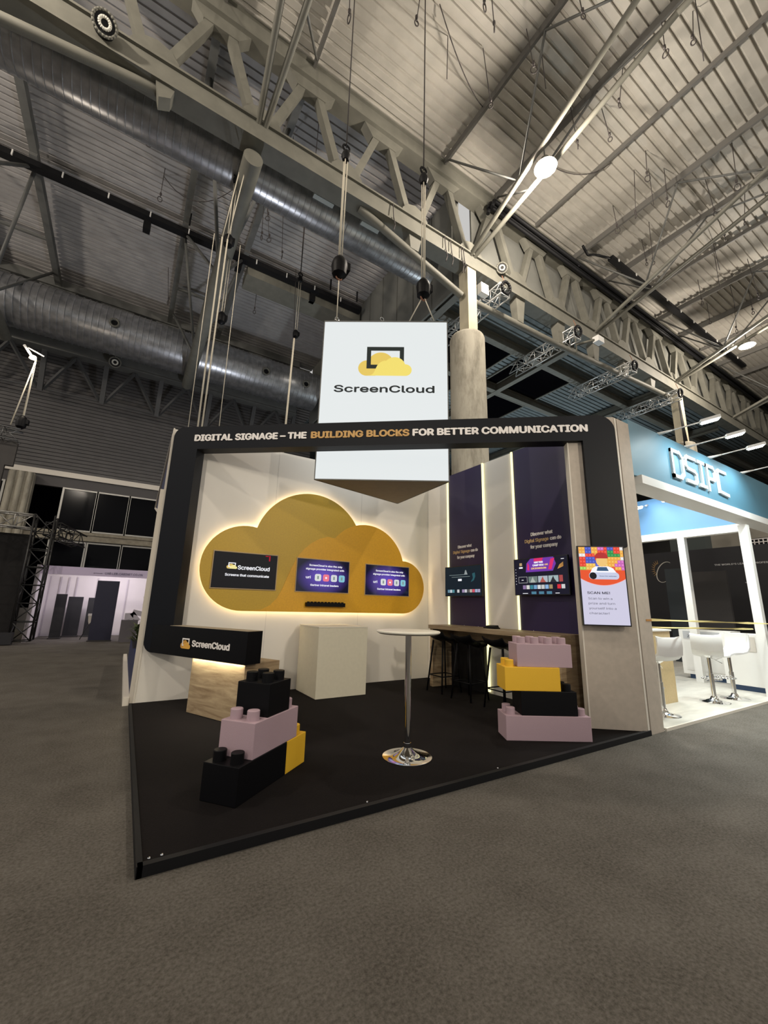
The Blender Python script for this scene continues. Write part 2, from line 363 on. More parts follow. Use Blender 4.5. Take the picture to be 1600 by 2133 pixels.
# haunch plate left + lower tie pipe + stubs
g = G(); pl = [(-1.0, 12.57), (-.88, 12.12), (-.66, 12.25), (-.60, 12.57)]
g.add([(a, YT-.2, b) for a, b in pl]+[(a, YT+.1, b) for a, b in pl], [(0, 1, 2, 3), (7, 6, 5, 4)]+[(i, (i+1) % 4, 4+(i+1) % 4, 4+i) for i in range(4)])
link(g, 'hanger_plate', steel, TR)
for pp in ([(-9.5, YT, 11.0), (-.95, YT, 12.5)], [(4.2, YT, 12.55), (8.1, YT, 11.47)], [(8.45, YT, 11.47), (13, YT, 11.62), (22.4, YT, 12.2)]): link(G().path(pp, .115, 14), 'tie_pipe', steel, TR)
for xx, zb in ((6.1, 12.08), (10.9, 11.6), (13.3, 11.66), (15.7, 11.8), (18.1, 11.95), (20.5, 12.1)):
    g = G(); w0, w1 = .24, .15
    vs = [(xx-w1, YT-.12, zb), (xx+w1, YT-.12, zb), (xx+w1, YT+.12, zb), (xx-w1, YT+.12, zb), (xx-w0, YT-.16, 12.55), (xx+w0, YT-.16, 12.55), (xx+w0, YT+.16, 12.55), (xx-w0, YT+.16, 12.55)]
    g.add(vs, [(0, 3, 2, 1), (4, 5, 6, 7), (0, 1, 5, 4), (1, 2, 6, 5), (2, 3, 7, 6), (3, 0, 4, 7)]); link(g, 'stub_post', steel, TR)
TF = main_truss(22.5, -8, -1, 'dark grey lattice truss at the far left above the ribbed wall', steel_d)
g = G()
for k in range(-8, 0):
    xn = 8.5+2.4*k
    g.bar((xn, 22.5, 12.5), (xn+1.1, 23.3, 10.9), .12, .12); g.bar((xn+2.4, 22.5, 12.5), (xn+1.3, 23.3, 10.9), .12, .12); g.bar((xn+1.2, 23.3, 10.9), (xn+3.6, 23.3, 10.9), .05, .05); g.bar((xn+1.2, 22.5, 13), (xn+1.2, 23.3, 10.8), .2, .2)
link(g, 'wind_bracing', mat('dark_bracing', (.06, .06, .06), .6), TF)
# columns
def column(cx, lab, zc=9.95):
    t = thing('concrete_column', (cx, YT, 0), lab, 'column', 'concrete hall columns')
    r = .56
    link(G().lathe([(r, 0), (r, zc-.12), (r-.03, zc-.04), (r-.1, zc), (.001, zc)], (cx, YT, 0), 40), 'shaft', conc, t)
    link(G().box(cx-.12, cx+.27, YT-.22, YT+.2, zc-.02, 12.55), 'steel_post', mat('cream_steel', (.62, .55, .40), .5, noise=.08, nscale=3), t)
    return t
column(8.32, 'round stained concrete column standing behind the stand, right of the tower sign')
column(23.1, 'round concrete column top far right, above the blue fascia', 9.75)

# near-side purlin trusses
lampnum = 0
def purlin_truss(x0, lab):
    t = thing('purlin_truss', (x0, YT, 13.06), lab, 'truss', 'purlin trusses under the near roof')
    for s in (-1, 1):
        g = G().bar((x0+s*1.2, 8.4, 16.32), (x0+s*1.2, -14, 16.32), .08, .24); link(g, 'purlin', purl_d, t)
        g = G().path([(x0+s*.08, YT-.1, 13.1), (x0+s*.55, 2.2, 15.0), (x0+s*.55, -1.4, 15.0), (x0+s*.08, -5, 13.1)], .075, 10); link(g, 'bottom_pipe', steel, t)
        for (ya, yb) in ((6.2, 8.2), (6.2, 4.4), (2.3, 4.4), (2.3, .4)):
            zb = 13.1+(8.5-ya)*.30; fx = .08+(8.5-ya)*.075
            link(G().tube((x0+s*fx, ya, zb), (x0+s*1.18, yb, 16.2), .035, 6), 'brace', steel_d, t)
    return t
for x0, lab in ((-6.0, 'pair of splayed pipes and purlins at far left edge of the near roof'), (1.3, 'pair of steep pipes rising to the top edge, left of the tower sign'), (8.5, 'pair of splayed pipes rising from the column head to the bright lamp'), (15.75, 'pair of splayed pipes rising right from the middle of the truss'), (22.9, 'pair of splayed pipes reaching the second bright lamp at right'), (30.2, 'small far pair of splayed pipes at the right edge')):
    purlin_truss(x0, lab)
for i, xx in enumerate((11.95, 19.2, 26.6)):
    link(G().bar((xx, 8.3, 16.4), (xx, -14, 16.4), .07, .16), 'purlin', purl_d, label='thin dark purlin under the near roof, %s of the three single purlins' % ['leftmost', 'middle', 'rightmost'][i], cat='beam')
# far-bay cross trusses: big round tubes
def tube_truss(x0, lab):
    t = thing('tube_truss', (x0, 9, 12.2), lab, 'truss', 'tube trusses of the far left bay')
    link(G().tube((x0, 8.62, 12.22), (x0, 21.7, 12.22), .24, 18), 'bottom_tube', steel, t)
    for s in (-1, 1):
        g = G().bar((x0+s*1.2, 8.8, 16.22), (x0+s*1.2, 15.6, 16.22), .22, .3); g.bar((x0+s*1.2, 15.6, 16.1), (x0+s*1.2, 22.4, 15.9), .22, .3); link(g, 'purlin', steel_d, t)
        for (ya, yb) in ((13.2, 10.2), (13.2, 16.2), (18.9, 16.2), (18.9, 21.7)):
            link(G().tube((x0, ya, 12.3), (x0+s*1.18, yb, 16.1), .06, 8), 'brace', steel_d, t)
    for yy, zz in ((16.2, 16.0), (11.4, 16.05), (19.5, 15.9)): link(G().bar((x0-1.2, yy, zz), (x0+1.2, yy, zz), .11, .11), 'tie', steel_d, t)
for x0, lab in ((1.22, 'thick round tube truss descending from the near duct to the far duct'), (-5.9, 'thick round tube truss at the left edge of the picture')):
    tube_truss(x0, lab)
# black cable rail on the far roof, grey gutter under it
t = thing('cable_rail', (-3, 15.9, 15.6), 'long black cable rail running across the left roof', 'cable rail')
g = G().box(-20, 8.1, 15.75, 16.05, 15.72, 15.95); link(g, 'rail', black, t)
g = G()
for i in range(15): g.box(-12+i*1.35, -11.96+i*1.35, 15.70, 15.75, 15.72, 15.93)
link(g, 'clip', whitepaint, t)
for xx in (-1.25, 2.2, 5.6): link(G().box(xx-.12, xx+.12, 15.95, 16.25, 15.35, 15.75), 'junction_box', black, t)
for xx in (.15, 6.2, 7.6): link(G().box(xx-.03, xx+.03, 15.3, 15.36, 15.75, 16.3), 'bracket', black, t)
link(G().box(2.6, 8.2, 16.1, 17.1, 15.35, 15.9), 'gutter_beam', steel, label='grey box beam under the left roof, behind the hanging hoist', cat='beam')
# ducts
def duct(name, x0, x1, y, z, r, pitch, lab, seams=()):
    t = thing(name, ((x0+x1)/2, y, z), lab, 'duct')
    prof = [(.001, x0)]; x = x0
    while x < x1:
        prof += [(r, x), (r, x+pitch*.8), (r*1.025, x+pitch*.85), (r*1.025, x+pitch*.95)]; x += pitch
    prof.append((.001, x))
    link(G().lathe(prof, (0, y, z), 36, axis='x'), 'shell', galv, t); return t
d1 = duct('spiral_duct', -16, 7.6, 9.75, 13.12, .60, .17, 'silver ribbed round duct running beneath the big truss')
for xx in (3.0, 4.55): link(G().box(xx, xx+.62, 9.06, 9.2, 12.75, 13.35), 'access_panel', mat('grey_plate', (.40, .43, .41), .5), d1)
d2 = duct('spiral_duct', -18, 7.9, 21.15, 13.62, 1.05, .24, 'larger silver ribbed duct at far left, in front of the ribbed wall')
# round nozzles / speakers
def round_speaker(name, c, r, nrm, lab, body=True):
    c = Vector(c); nrm = Vector(nrm).normalized(); t = thing(name, c, lab, 'speaker' if body else 'air nozzle')
    g = G().tube(c-nrm*.25, c, r*1.0, 20); link(g, 'housing', black if body else steel_d, t)
    g = G().torus(c+nrm*.01, r*.5, r*.16, nrm, 18, 8); link(g, 'cone_ring', mat('speaker_cone', (.72, .70, .62), .5), t)
    if body: link(G().torus(c+nrm*.0, r*1.08, .03, nrm, 20, 6), 'rim', steel, t)
    return t
round_speaker('round_speaker', (-1.95, 8.12, 12.78), .19, (.15, -.8, -.55), 'black round speaker with white ring at top left on the truss')
round_speaker('round_speaker', (9.75, 8.25, 13.15), .17, (-.5, -.7, -.3), 'white ringed round speaker right of the column head')
round_speaker('round_speaker', (-1.95, 21.9, 12.5), .22, (.1, -.9, -.4), 'small round speaker low at left on the far truss')
for i, (x, z) in enumerate(((2.45, 14.25), (4.8, 14.35), (6.9, 14.15))):
    pass
for i, (x, y, z, wh) in enumerate(((-2.07, 20.10, 13.42, 'leftmost'), (4.75, 20.10, 13.38, 'middle'), (7.0, 20.10, 13.38, 'rightmost'))):
    t = thing('air_nozzle', (x, y, z), 'dark round air nozzle on the larger duct, %s of three' % wh, 'air nozzle', 'air nozzles on the larger duct')
    link(G().torus((x, y-.1, z), .17, .045, (0, -1, -.2), 16, 6), 'ring', steel, t); link(G().tube((x, y+.1, z), (x, y-.08, z-.02), .14, 16), 'throat', black, t)
# black pipe bundle along truss head
t = thing('pipe_bundle', (20, 8.2, 15.5), 'black insulated pipes running along the top of the big truss at right', 'pipe')
g = G()
for dz, yy in ((0, 8.25), (.2, 8.22), (.1, 8.05)):
    g.path([(9.15, yy, 15.15+dz), (9.25, yy-.02, 15.5+dz*.6), (10.0, yy, 15.55+dz*.6), (46, yy, 15.42+dz*.9)], .07, 8)
link(g, 'pipe', black, t)
t = thing('cable_rail', (20, 7.4, 16.1), 'black cable rail under the near roof at right, with small end hooks', 'cable rail')
g = G().box(15.6, 30, 7.28, 7.52, 16.0, 16.14).path([(15.6, 7.4, 16.05), (15.0, 7.7, 16.15), (14.6, 7.8, 16.0), (14.1, 7.7, 16.1)], .05, 6)
link(g, 'rail', black, t)
g = G()
for i in range(10): g.box(16+i*1.4, 16.04+i*1.4, 7.24, 7.28, 16.0, 16.12)
link(g, 'clip', whitepaint, t)

# lattice lighting trusses hung under the low roof
def lattice(a, b, s, name, lab, cat='truss', mt=None, parent=None, group=None):
    mt = mt or mat('aluminium', (.62, .62, .60), .35, .6)
    a, b = Vector(a), Vector(b); d = (b-a); L = d.length; d.normalize(); sd = d.cross(Vector((0, 0, 1)))
    if sd.length < .01: sd = Vector((1, 0, 0))
    sd.normalize(); u = sd.cross(d).normalized(); h = s/2
    cs = [sd*h+u*h, sd*h-u*h, -sd*h-u*h, -sd*h+u*h]
    t = thing(name, a, lab, cat, group) if parent is None else parent
    g = G()
    for c in cs: g.tube(a+c, b+c, s*.06, 6)
    link(g, 'chord', mt, t)
    n = max(2, int(L/s)); g = G()
    for i in range(n):
        for j in range(4):
            c0, c1 = cs[j], cs[(j+1) % 4]; p = a+d*(L*i/n); q = a+d*(L*(i+1)/n); g.tube(p+(c0 if i % 2 else c1), q+(c1 if i % 2 else c0), s*.035, 5); g.tube(p+c0, p+c1, s*.035, 5)
    link(g, 'lacing', mt, t); return t
for i, (x, ya, yb) in enumerate(((9.55, 8.0, 11.2), (13.6, 8.0, 11.2), (17.75, 8.0, 11.1), (22.0, 8.0, 11.0))):
    lattice((x, ya, 11.95), (x, yb, 11.95), .42, 'lattice_truss', 'aluminium lattice truss hung under the low roof, %s' % ['right beside the column', 'second from the column', 'third from the column', 'beside the far steel post'][i], group='lattice trusses under the low roof')
    t = thing('chain_hoist', (x, 8.0, 12.1), 'small dark hoist on the end of a lattice truss, %s' % ['nearest the column', 'second from the column', 'third from the column', 'by the far steel post'][i], 'hoist', 'hoists on the lattice trusses')
    link(G().torus((x, 7.95, 12.0), .2, .05, (0, 1, .2), 14, 6), 'clamp', black, t); link(G().tube((x, 7.98, 12.15), (x, 8.1, 12.6), .012, 5), 'chain', rust, t)
# cctv by the truss
t = thing('security_camera', (14.6, 8.0, 12.1), 'small white security camera mounted at the bottom of the truss', 'camera')
link(G().box(14.75, 15.15, 7.8, 8.05, 12.0, 12.25), 'body', whitepaint, t); link(G().tube((14.3, 8.5, 12.53), (14.3, 8.5, 11.6), .03, 8).tube((14.3, 8.5, 12.0), (14.75, 7.98, 12.1), .05, 8), 'bracket', steel, t)
t = thing('junction_box', (8.95, 8.5, 12.0), 'small pale junction box hanging under the truss beside the column', 'box')
link(G().box(8.85, 9.2, 8.4, 8.6, 11.85, 12.25), 'body', whitepaint, t)

# ------------------------------------------------------------------ hall lamps
def hall_lamp(c, lab):
    c = Vector(c); t = thing('hall_lamp', c, lab, 'lamp', 'hall lamps')
    link(G().lathe([(.001, .30), (.12, .30), (.16, .14), (.30, 0), (.31, -.02), (.29, -.02)], c, 28), 'reflector', steel, t)
    link(G().lathe([(.001, -.06), (.08, -.05), (.12, -.01), (.12, .02), (.001, .03)], c, 20), 'bulb', lampglow, t)
    link(G().tube(c+Vector((0, 0, .3)), c+Vector((0, 0, .75)), .02, 6), 'stem', steel_d, t)
    lamp('hall_light', 'POINT', c+Vector((0, 0, -.35)), LAMP_W*(.55 if c.y > 9 else 1), WARM, .19)
hall_lamp(HALL_LAMPS[0], 'bright warm high bay lamp above the tower sign, at the splayed pipes')
hall_lamp(HALL_LAMPS[1], 'second bright warm high bay lamp at the right edge')
for p in HALL_LAMPS[2:]: hall_lamp(p, 'unseen warm high bay lamp outside the picture')

# ------------------------------------------------------------------ wire slings with rings
def sling(top, mid, lab, ringy=True, r=.09, grp='wire slings hanging from the roof', k=0):
    top, mid = Vector(top), Vector(mid); t = thing('wire_sling', mid, lab, 'sling', grp)
    link(G().tube(top, mid+Vector((0, 0, r)), .012, 5), 'cable', cablem, t)
    if ringy:
        a = (k*1.7) % 3.1; link(G().torus(mid, r, .014, (math.cos(a), math.sin(a), .1), 14, 5, sy=1.5), 'ring', cablem, t)
        link(G().lathe([(.001, -.07), (.035, -.04), (.035, .04), (.001, .07)], mid+Vector((0, 0, r*1.5+.12)), 8), 'shackle', cablem, t)
SL = [  # x, y, z of ring ; offset of the anchor
    (2.56, 6.23, 14.60),
    (4.07, 5.66, 15.10),
    (5.33, 6.02, 14.90),
    (5.33, 4.65, 15.30),
    (6.56, 5.66, 14.60),
    (5.72, 4.72, 15.10),
    (7.06, 4.64, 14.90),
    (7.91, 4.89, 15.30),
    (7.06, 3.31, 14.60),
    (9.68, 2.72, 15.10),
    (9.66, 3.88, 14.90),
    (10.16, 2.28, 15.30),
    (10.31, 2.20, 14.60),
    (10.41, 4.55, 15.10),
    (9.65, 5.11, 14.90),
    (12.72, 4.60, 15.30),
    (13.08, 5.23, 14.60),
    (13.71, 4.90, 15.10),
    (13.82, 4.53, 14.90),
    (16.31, 6.37, 15.30),
    (15.65, 5.89, 14.60),
    (20.43, 6.03, 15.10),
    (18.64, 4.77, 14.90),
    (17.54, 4.16, 15.30),
    (14.73, 2.97, 14.60),
    (17.09, 3.46, 15.10),
    (15.55, 3.82, 14.90),
    (22.26, 5.40, 15.30),
    (21.26, 4.36, 14.60),
    (23.07, 5.02, 15.10),
    (23.68, 5.86, 14.90),
    (22.55, 6.48, 15.30),
    (19.27, 5.03, 14.60),
    (13.60, 6.09, 15.10),
    (-0.87, 14.00, 15.00),
    (2.85, 10.51, 14.50),
    (3.08, 9.48, 14.20),
    (3.19, 11.88, 15.00),
    (2.46, 13.08, 14.50),
    (2.72, 13.03, 14.50),
    (3.29, 13.19, 14.20),
    (2.52, 12.65, 15.00),
    (4.80, 15.83, 13.00),
    (-1.24, 11.74, 14.50),
    (-0.17, 18.79, 14.50),
    (3.36, 17.62, 14.80),
]
for i, (x, y, z) in enumerate(SL):
    left = y > 9
    top = (x+random.uniform(-.25, .25), y+random.uniform(-.15, .15), ZR-(.08+.045*max(0, y-15.3) if left else .01))
    if left: sling(top, (x, y, z), 'thin dark wire sling with a small ring under the left roof', True, .07, 'wire slings under the left roof', k=i)
    else: sling(top, (x, y, z), 'thin dark wire sling with a small ring under the pale right roof', i % 5 != 2, .055+.025*(i % 3 == 0), 'wire slings under the right roof', k=i)
for i, (x, zl) in enumerate(((5.2, .5), (7.2, .45), (7.45, .55), (7.9, .6), (8.0, .5))):
    link(G().path([(x, 8.36, 13.2), (x, 8.3, 12.55), (x+.05, 8.28, 12.3), (x-.02, 8.28, 12.3-zl*.5)], .016, 5), 'wire_hook', cablem, label='bent dark wire hook over the truss bottom chord left of the column', cat='hook', group='wire hooks on the truss')
# slack cables under the near roof
for i, (a, b, sag) in enumerate((((4.75, 5.6, 16.42), (7.3, 6.6, 16.42), .5), ((1.4, 13.4, 16.43), (-.9, 14.4, 16.43), .9), ((12.2, 5.4, 16.48), (10.4, 6.6, 16.48), .5))):
    a, b = Vector(a), Vector(b); pts = [a.lerp(b, q/10)-Vector((0, 0, sag*4*(q/10)*(1-q/10))) for q in range(11)]
    g = G().path(pts, .014, 5); link(g, 'slack_cable', cablem, label='slack dark cable sagging under the roof, %s' % ['left of the bright lamp', 'at the left below the near duct', 'right of the bright lamp'][i], cat='cable')
# chain hoists and ropes
def hoist(x, y, z, ztop, lab, s=1.0, lines=4, down=None, sp=.032, top_block=True, col=rope):
    t = thing('chain_hoist', (x, y, z), lab, 'hoist', 'chain hoists')
    g = G().lathe([(.001, .25*s), (.07*s, .23*s), (.15*s, .12*s), (.17*s, 0), (.15*s, -.2*s), (.06*s, -.28*s), (.001, -.29*s)], (x, y, z), 9)
    g.box(x-.06*s, x+.2*s, y-.1*s, y+.1*s, z-.08*s, z+.1*s); link(g, 'body', blackfoam, t)
    g = G()
    for i in range(lines):
        a = 2*math.pi*i/lines; g.tube((x+math.cos(a)*sp, y+math.sin(a)*sp, z+.2*s), (x+math.cos(a)*sp*1.2, y+math.sin(a)*sp, ztop), .010*s+.003, 5)
    link(g, 'chain', col, t)
    if top_block:
        g = G().lathe([(.001, .12), (.06, .1), (.09, 0), (.06, -.1), (.001, -.12)], (x, y, ztop+.08), 10).torus((x, y, ztop+.28), .07, .02, (0, 1, 0)); link(g, 'top_hook', black, t)
        link(G().tube((x, y, ztop+.3), (x-.1, y-.2, ZR-.6 if y > 9 else ZR), .013, 5), 'cable', cablem, t)
    if down:
        g = G()
        for q in down: g.tube((x, y, z-.2*s), q, .010, 5)
        link(g, 'lower_wire', rope, t); link(G().torus((x, y, z-.26*s), .05, .015, (0, 1, 0)), 'hook', rust, t)
    return t
hoist(2.40, 5.58, 7.15, 9.55, 'black chain hoist on pale lines above the left top corner of the tower sign', .85, 3, [(2.41, 5.6, 6.07)])
hoist(3.63, 4.78, 6.72, 9.0, 'black chain hoist on pale lines above the right top corner of the tower sign', .75, 3, [(3.45, 4.95, 6.07), (3.78, 4.68, 6.07)])
hoist(1.0, 9.6, 10.45, 12.3, 'small dark hoist high on the thick tube at left', .75, 2, None, .03)
hoist(1.35, 12.0, 9.9, 12.6, 'small dark hoist lower on the thick tube at left', .8, 3, None, .04)
link(G().tube((3.7, 12.0, 12.6), (3.7, 12, 16.4), .02, 5), 'hanging_cable', cablem, label='thin cable from the left roof down to the small hoist left of the tower sign', cat='cable')
hoist(3.7, 12.0, 10.3, 12.4, 'small dark hoist hanging over the larger duct, left of the tower sign', .6, 2, None, .03)
g = G()
for dx in (0, .12): g.tube((.98+dx, 9.0, 12.0), (.80+dx, 9.0, 9.9), .012, 7).tube((.80+dx, 9.0, 9.9), (.83+dx*.6, 9.0, 4.2), .018, 7)
for dx in (-.18, .42): g.tube((.80+dx, 9.0, 9.9), (.83+dx, 9.0, 4.2), .008, 5)
link(g, 'hanging_rope', rope, label='bundle of pale thick ropes dropping behind the top left corner of the arch', cat='rope')
link(G().tube((3.66, 12.0, 10.1), (3.6, 12.0, 5.6), .032, 8), 'hanging_rope', rope, label='single pale rope dropping behind the arch, halfway to the tower sign', cat='rope')
g = G()
for i in range(7): g.tube((22.6+.05*(i % 3), 8.3, 11.9), (22.5+.09*i, 8.3, 9.2), .018, 5)
link(g, 'hanging_chain', black, label='bundle of dark chains hanging beside the far right steel post', cat='chain')
# left hung truss with screen
t = hoist(-3.25, 15.0, 6.35, 8.2, 'dark hoist on pale ropes over the hung black screen at far left', .8, 0, None, .1, False)
g = G()
for dx in (-.22, 0, .02): g.tube((-3.25+dx, 15, 6.2+(0 if dx else .2)), (-3.26, 15, 8.35), .018, 5)
link(g, 'rope', rope, t)
t = thing('work_light', (-3.3, 15, 8.4), 'small glowing warm lamp on ropes at far left below the larger duct', 'lamp')
link(G().lathe([(.001, .06), (.07, .04), (.09, -.04), (.001, -.07)], (-3.32, 14.9, 8.38), 12), 'bulb', lampglow, t)
link(G().tube((-3.6, 15, 8.75), (-3.35, 15, 8.42), .04, 6).tube((-3.1, 15, 8.55), (-3.5, 15, 8.7), .02, 6), 'bracket', whitepaint, t)
lamp('work_light_glow', 'POINT', (-3.3, 14.7, 8.3), 90, WARM, .1)
lattice((-6.5, 15, 5.98), (-3.2, 15, 5.9), .34, 'lattice_truss', 'dark lattice truss hung at the far left edge above the black screen', mt=mat('dark_alloy', (.12, .12, .12), .35, .7))
link(G().box(-6.5, -3.22, 15.0, 15.12, 5.0, 5.7).box(-6.5, -3.4, 15.0, 15.12, 4.2, 5.0), 'hanging_screen', mat('brown_black', (.03, .026, .024), .6), label='black screen hanging under a lattice truss at the far left edge', cat='screen')

# ================================================================== THE STAND
P = .05
link(G().box(.27, 5.195, 2.74, 6.655, 0, .045), 'stand_deck', standcarpet, label='black carpeted floor of the cloud stand', cat='stand floor', base=(2.8, 4.8, 0))
t = thing('edge_profile', (2.8, 2.72, 0), 'black metal edge strip along the front and left of the stand floor', 'edging')
link(G().box(.245, 5.34, 2.70, 2.74, 0, .055).box(.24, .27, 2.70, 6.62, 0, .055), 'strip', black, t)
g = G()
for x, y in ((.30, 2.76), (.36, 2.76), (1.62, 2.755), (2.9, 2.755)): g.lathe([(.008, 0), (.006, .004), (.001, .005)], (x, y, .054), 8)
link(g, 'screw', chrome, t)
HW = 3.94
YC = 6.66
# cloud wall
t = CW = thing('cloud_wall', (2.8, YC, P), 'tall white rear wall of the stand carrying the big cloud', 'wall panel')
link(G().box(.30, 5.24, YC, YC+.10, 0, HW), 'panel', white, t)
g = G()
for x in (1.95, 3.6): g.box(x-.002, x+.002, YC-.0015, YC+.01, P, HW)
link(g, 'seam', mat('seam_grey', (.5, .48, .45), .7), t)
link(G().box(.285, .305, YC-.01, YC+.1, P-.04, HW+.01), 'edge_trim', cream, t)
# right wall
t = RW = thing('screen_wall', (5.3, 4.8, P), 'right side wall of the stand with dark purple panels and lit yellow strips', 'wall panel')
link(G().box(5.20, 5.32, 2.95, 6.655, 0, HW), 'panel', white, t)
for (a, b) in ((5.07, 5.985), (3.2, 4.36)): link(G().box(5.188, 5.20, a, b, P, HW), 'dark_panel', purple, t)
for yy in (6.0, 5.045, 4.375): link(G().box(5.165, 5.20, yy-.013, yy+.013, P+.02, HW-.0), 'led_strip', ledstrip, t)
def wf(y0): return frame((5.188, y0, 0), (0, -1, 0), (-1, 0, 0))
for y0, w in ((6.0, .0), (4.375, .0)):
    F = wf(0); k = 1.0
if True:
    F = wf(0)
    txt('lettering', [('Discover what', -5.735, -5.375, 2.455, .072), ('can do', -5.395, -5.225, 2.362, .072), ('for your company', -5.76, -5.31, 2.262, .072)], F, letterwhite, t, 0, .004, .05)
    g = G(); text(g, 'Digital Signage', F, -5.87, -5.42, 2.362, .072, bold=.02); link(g, 'gold_lettering', mat('pale_gold', (.72, .50, .24), .5), t)
    txt('lettering', [('Discover what', -4.08, -3.70, 2.475, .072), ('can do', -3.745, -3.565, 2.378, .072), ('for your company', -4.10, -3.63, 2.282, .072)], F, letterwhite, t, 0, .004, .05)
    g = G(); text(g, 'Digital Signage', F, -4.20, -3.775, 2.378, .072, bold=.02); link(g, 'gold_lettering', MATS['pale_gold'], t)
# diagonal geometry
Bp = Vector((.32, 6.64, 0)); ev = Vector((.7816, -.6237, 0)); nv = Vector((.6237, .7816, 0))
DF = frame(Bp, ev, -nv)    # local x = along arch, y = up, z = towards the viewer
# beige board wall on the diagonal + end pillar
t = thing('column_board', Bp+ev*6.0, 'tall beige board column at the right end of the arch, carrying the portrait screen', 'column')
g = G(DF); g.prism([(5.715, P), (6.325, P), (6.325, HW), (5.715, HW)], -.14, -.02); link(g, 'board', beige, t)
g = G(DF); g.prism([(5.70, P), (5.716, P), (5.716, HW-.3), (5.70, HW-.3)], -.15, -.015); link(g, 'edge_trim', cream, t)
t = thing('end_pillar', (5.5, 2.9, 0), 'beige end pillar of the side wall at the right corner of the stand', 'pillar')
link(G().box(5.355, 5.65, 2.71, 6.7, .0, HW), 'board', beige, t, bevel=.004)
link(G().box(5.30, 5.34, 2.715, 2.95, .02, HW), 'edge_trim', cream, t)
t2 = link(G().box(5.66, 5.675, 2.705, 2.72, .0, .02), 'end_bracket', chrome, t)
# tape on pillar
t = thing('barrier_tape', (5.7, 2.7, 1.28), 'yellow tape stretched from the beige pillar across the blue neighbouring stand', 'tape')
link(G().box(5.52, 5.651, 2.706, 2.71, 1.268, 1.292), 'stuck_end', mat('orange_tape', (.46, .22, .06), .5), t)
tapem = mat('yellow_tape', (.78, .65, .28), .5)
def ribbon(pts, w):
    g = G(); vs = []
    for i, p in enumerate(pts):
        a = .5*math.sin(i*1.3); ww = w*(1 - .55*abs(math.sin(i*.9)))
        vs += [(p[0], p[1], p[2]-ww/2), (p[0], p[1]+.01*math.sin(i), p[2]+ww/2)]
    g.add(vs, [(2*i, 2*i+2, 2*i+3, 2*i+1) for i in range(len(pts)-1)]); g.add([(x, y+.003, z) for x, y, z in vs], [(2*i+1, 2*i+3, 2*i+2, 2*i) for i in range(len(pts)-1)]); return g
link(ribbon([(5.65+.43*i, 2.708-.004*i, 1.285-.006*i) for i in range(12)], .034), 'band', tapem, t)
link(ribbon([(5.65+.43*i, 2.76, 1.19-.006*i) for i in range(9)], .030), 'lower_band', tapem, t)

# the black arch ("C" frame)
t = AR = thing('arch_frame', Bp+ev*3.1, 'black arch frame across the open corner of the stand, with slogan lettering', 'arch')
def arc2(cx, cy, r, a0, a1, n=10): return [(cx+r*math.cos(math.radians(a0+(a1-a0)*i/n)), cy+r*math.sin(math.radians(a0+(a1-a0)*i/n))) for i in range(n+1)]
AT = HW+.005; AB = 3.585; s0, s1, s2, s3 = .015, .41, 5.885, 6.30
poly = [(s1, .69), (s1, AB), (s2, AB), (s2, 2.15)] + [(s3-.03, 2.15)] + arc2(s3-.03, 2.18, .03, -90, 0, 5) + arc2(s3-.22, AT-.22, .22, 0, 90) + arc2(s0+.16, AT-.16, .16, 90, 180) + arc2(s0+.14, .69+.14, .14, 180, 270)
g = G(DF); g.prism(poly, -.155, .045); link(g, 'frame', frameblack, t)
txt('lettering', [('DIGITAL SIGNAGE \u2013 THE', .36, 2.075, 3.715, .132), ('FOR BETTER COMMUNICATION', 3.625, 5.95, 3.715, .132)], DF, letterwhite, t)
txt('gold_lettering', [('BUILDING BLOCKS', 2.155, 3.565, 3.715, .132)], DF, gold, t)
# low fascia with logo
st = Vector((.335, 6.63, 0)); aa = math.radians(-63); dv = Vector((math.cos(aa), math.sin(aa), 0)); mv = Vector((-dv.y, dv.x, 0))
DE = frame(st, dv, -mv)
t = thing('desk_fascia', st+dv*1.0+Vector((0, 0, .69)), 'black sign box with cloud logo sitting on the wooden reception counter', 'sign')
poly = arc2(.10+.02, .695+.10, .10, 180, 270, 6) + [(1.985, .695), (1.985, 1.055), (.02, 1.055)]
g = G(DE); g.prism(poly, -.018, 0); g.prism([(.52, .696), (1.984, .696), (1.984, 1.054), (.52, 1.054)], -.22, -.017); link(g, 'box', blackgloss, t)
g = G(DE); g.prism([(.5, 1.0545), (1.987, 1.0545), (1.987, 1.0575), (.5, 1.0575)], -.221, .001); link(g, 'top_edge', mat('oak_edge', (.30, .25, .18), .5), t)
# cloud geometry shared by the logo and the wall cloud
def arcp(c, r, p0, p1, ccw, n=24):
    a0 = math.atan2(p0[1]-c[1], p0[0]-c[0]); a1 = math.atan2(p1[1]-c[1], p1[0]-c[0])
    if ccw and a1 < a0: a1 += 2*math.pi
    if not ccw and a1 > a0: a1 -= 2*math.pi
    return [(c[0]+r*math.cos(a0+(a1-a0)*i/n), c[1]+r*math.sin(a0+(a1-a0)*i/n)) for i in range(n+1)]
CL = (1.54, 1.905, .66); CT = (2.621, 2.27, .996); CM = (3.705, 2.01, .835); CR = (4.531, 1.735, .496); ZB = 1.245
def isect(c1, c2, upper=True):
    (x1, y1, r1), (x2, y2, r2) = c1, c2; d = math.hypot(x2-x1, y2-y1); a = (r1*r1-r2*r2+d*d)/(2*d); h = math.sqrt(max(0, r1*r1-a*a))
    mx, my = x1+a*(x2-x1)/d, y1+a*(y2-y1)/d; c = [(mx-h*(y2-y1)/d, my+h*(x2-x1)/d), (mx+h*(y2-y1)/d, my-h*(x2-x1)/d)]
    return max(c, key=lambda p: p[1]) if upper else min(c, key=lambda p: p[1])
iLT, iTM, iMR = isect(CL, CT), isect(CT, CM), isect(CM, CR)
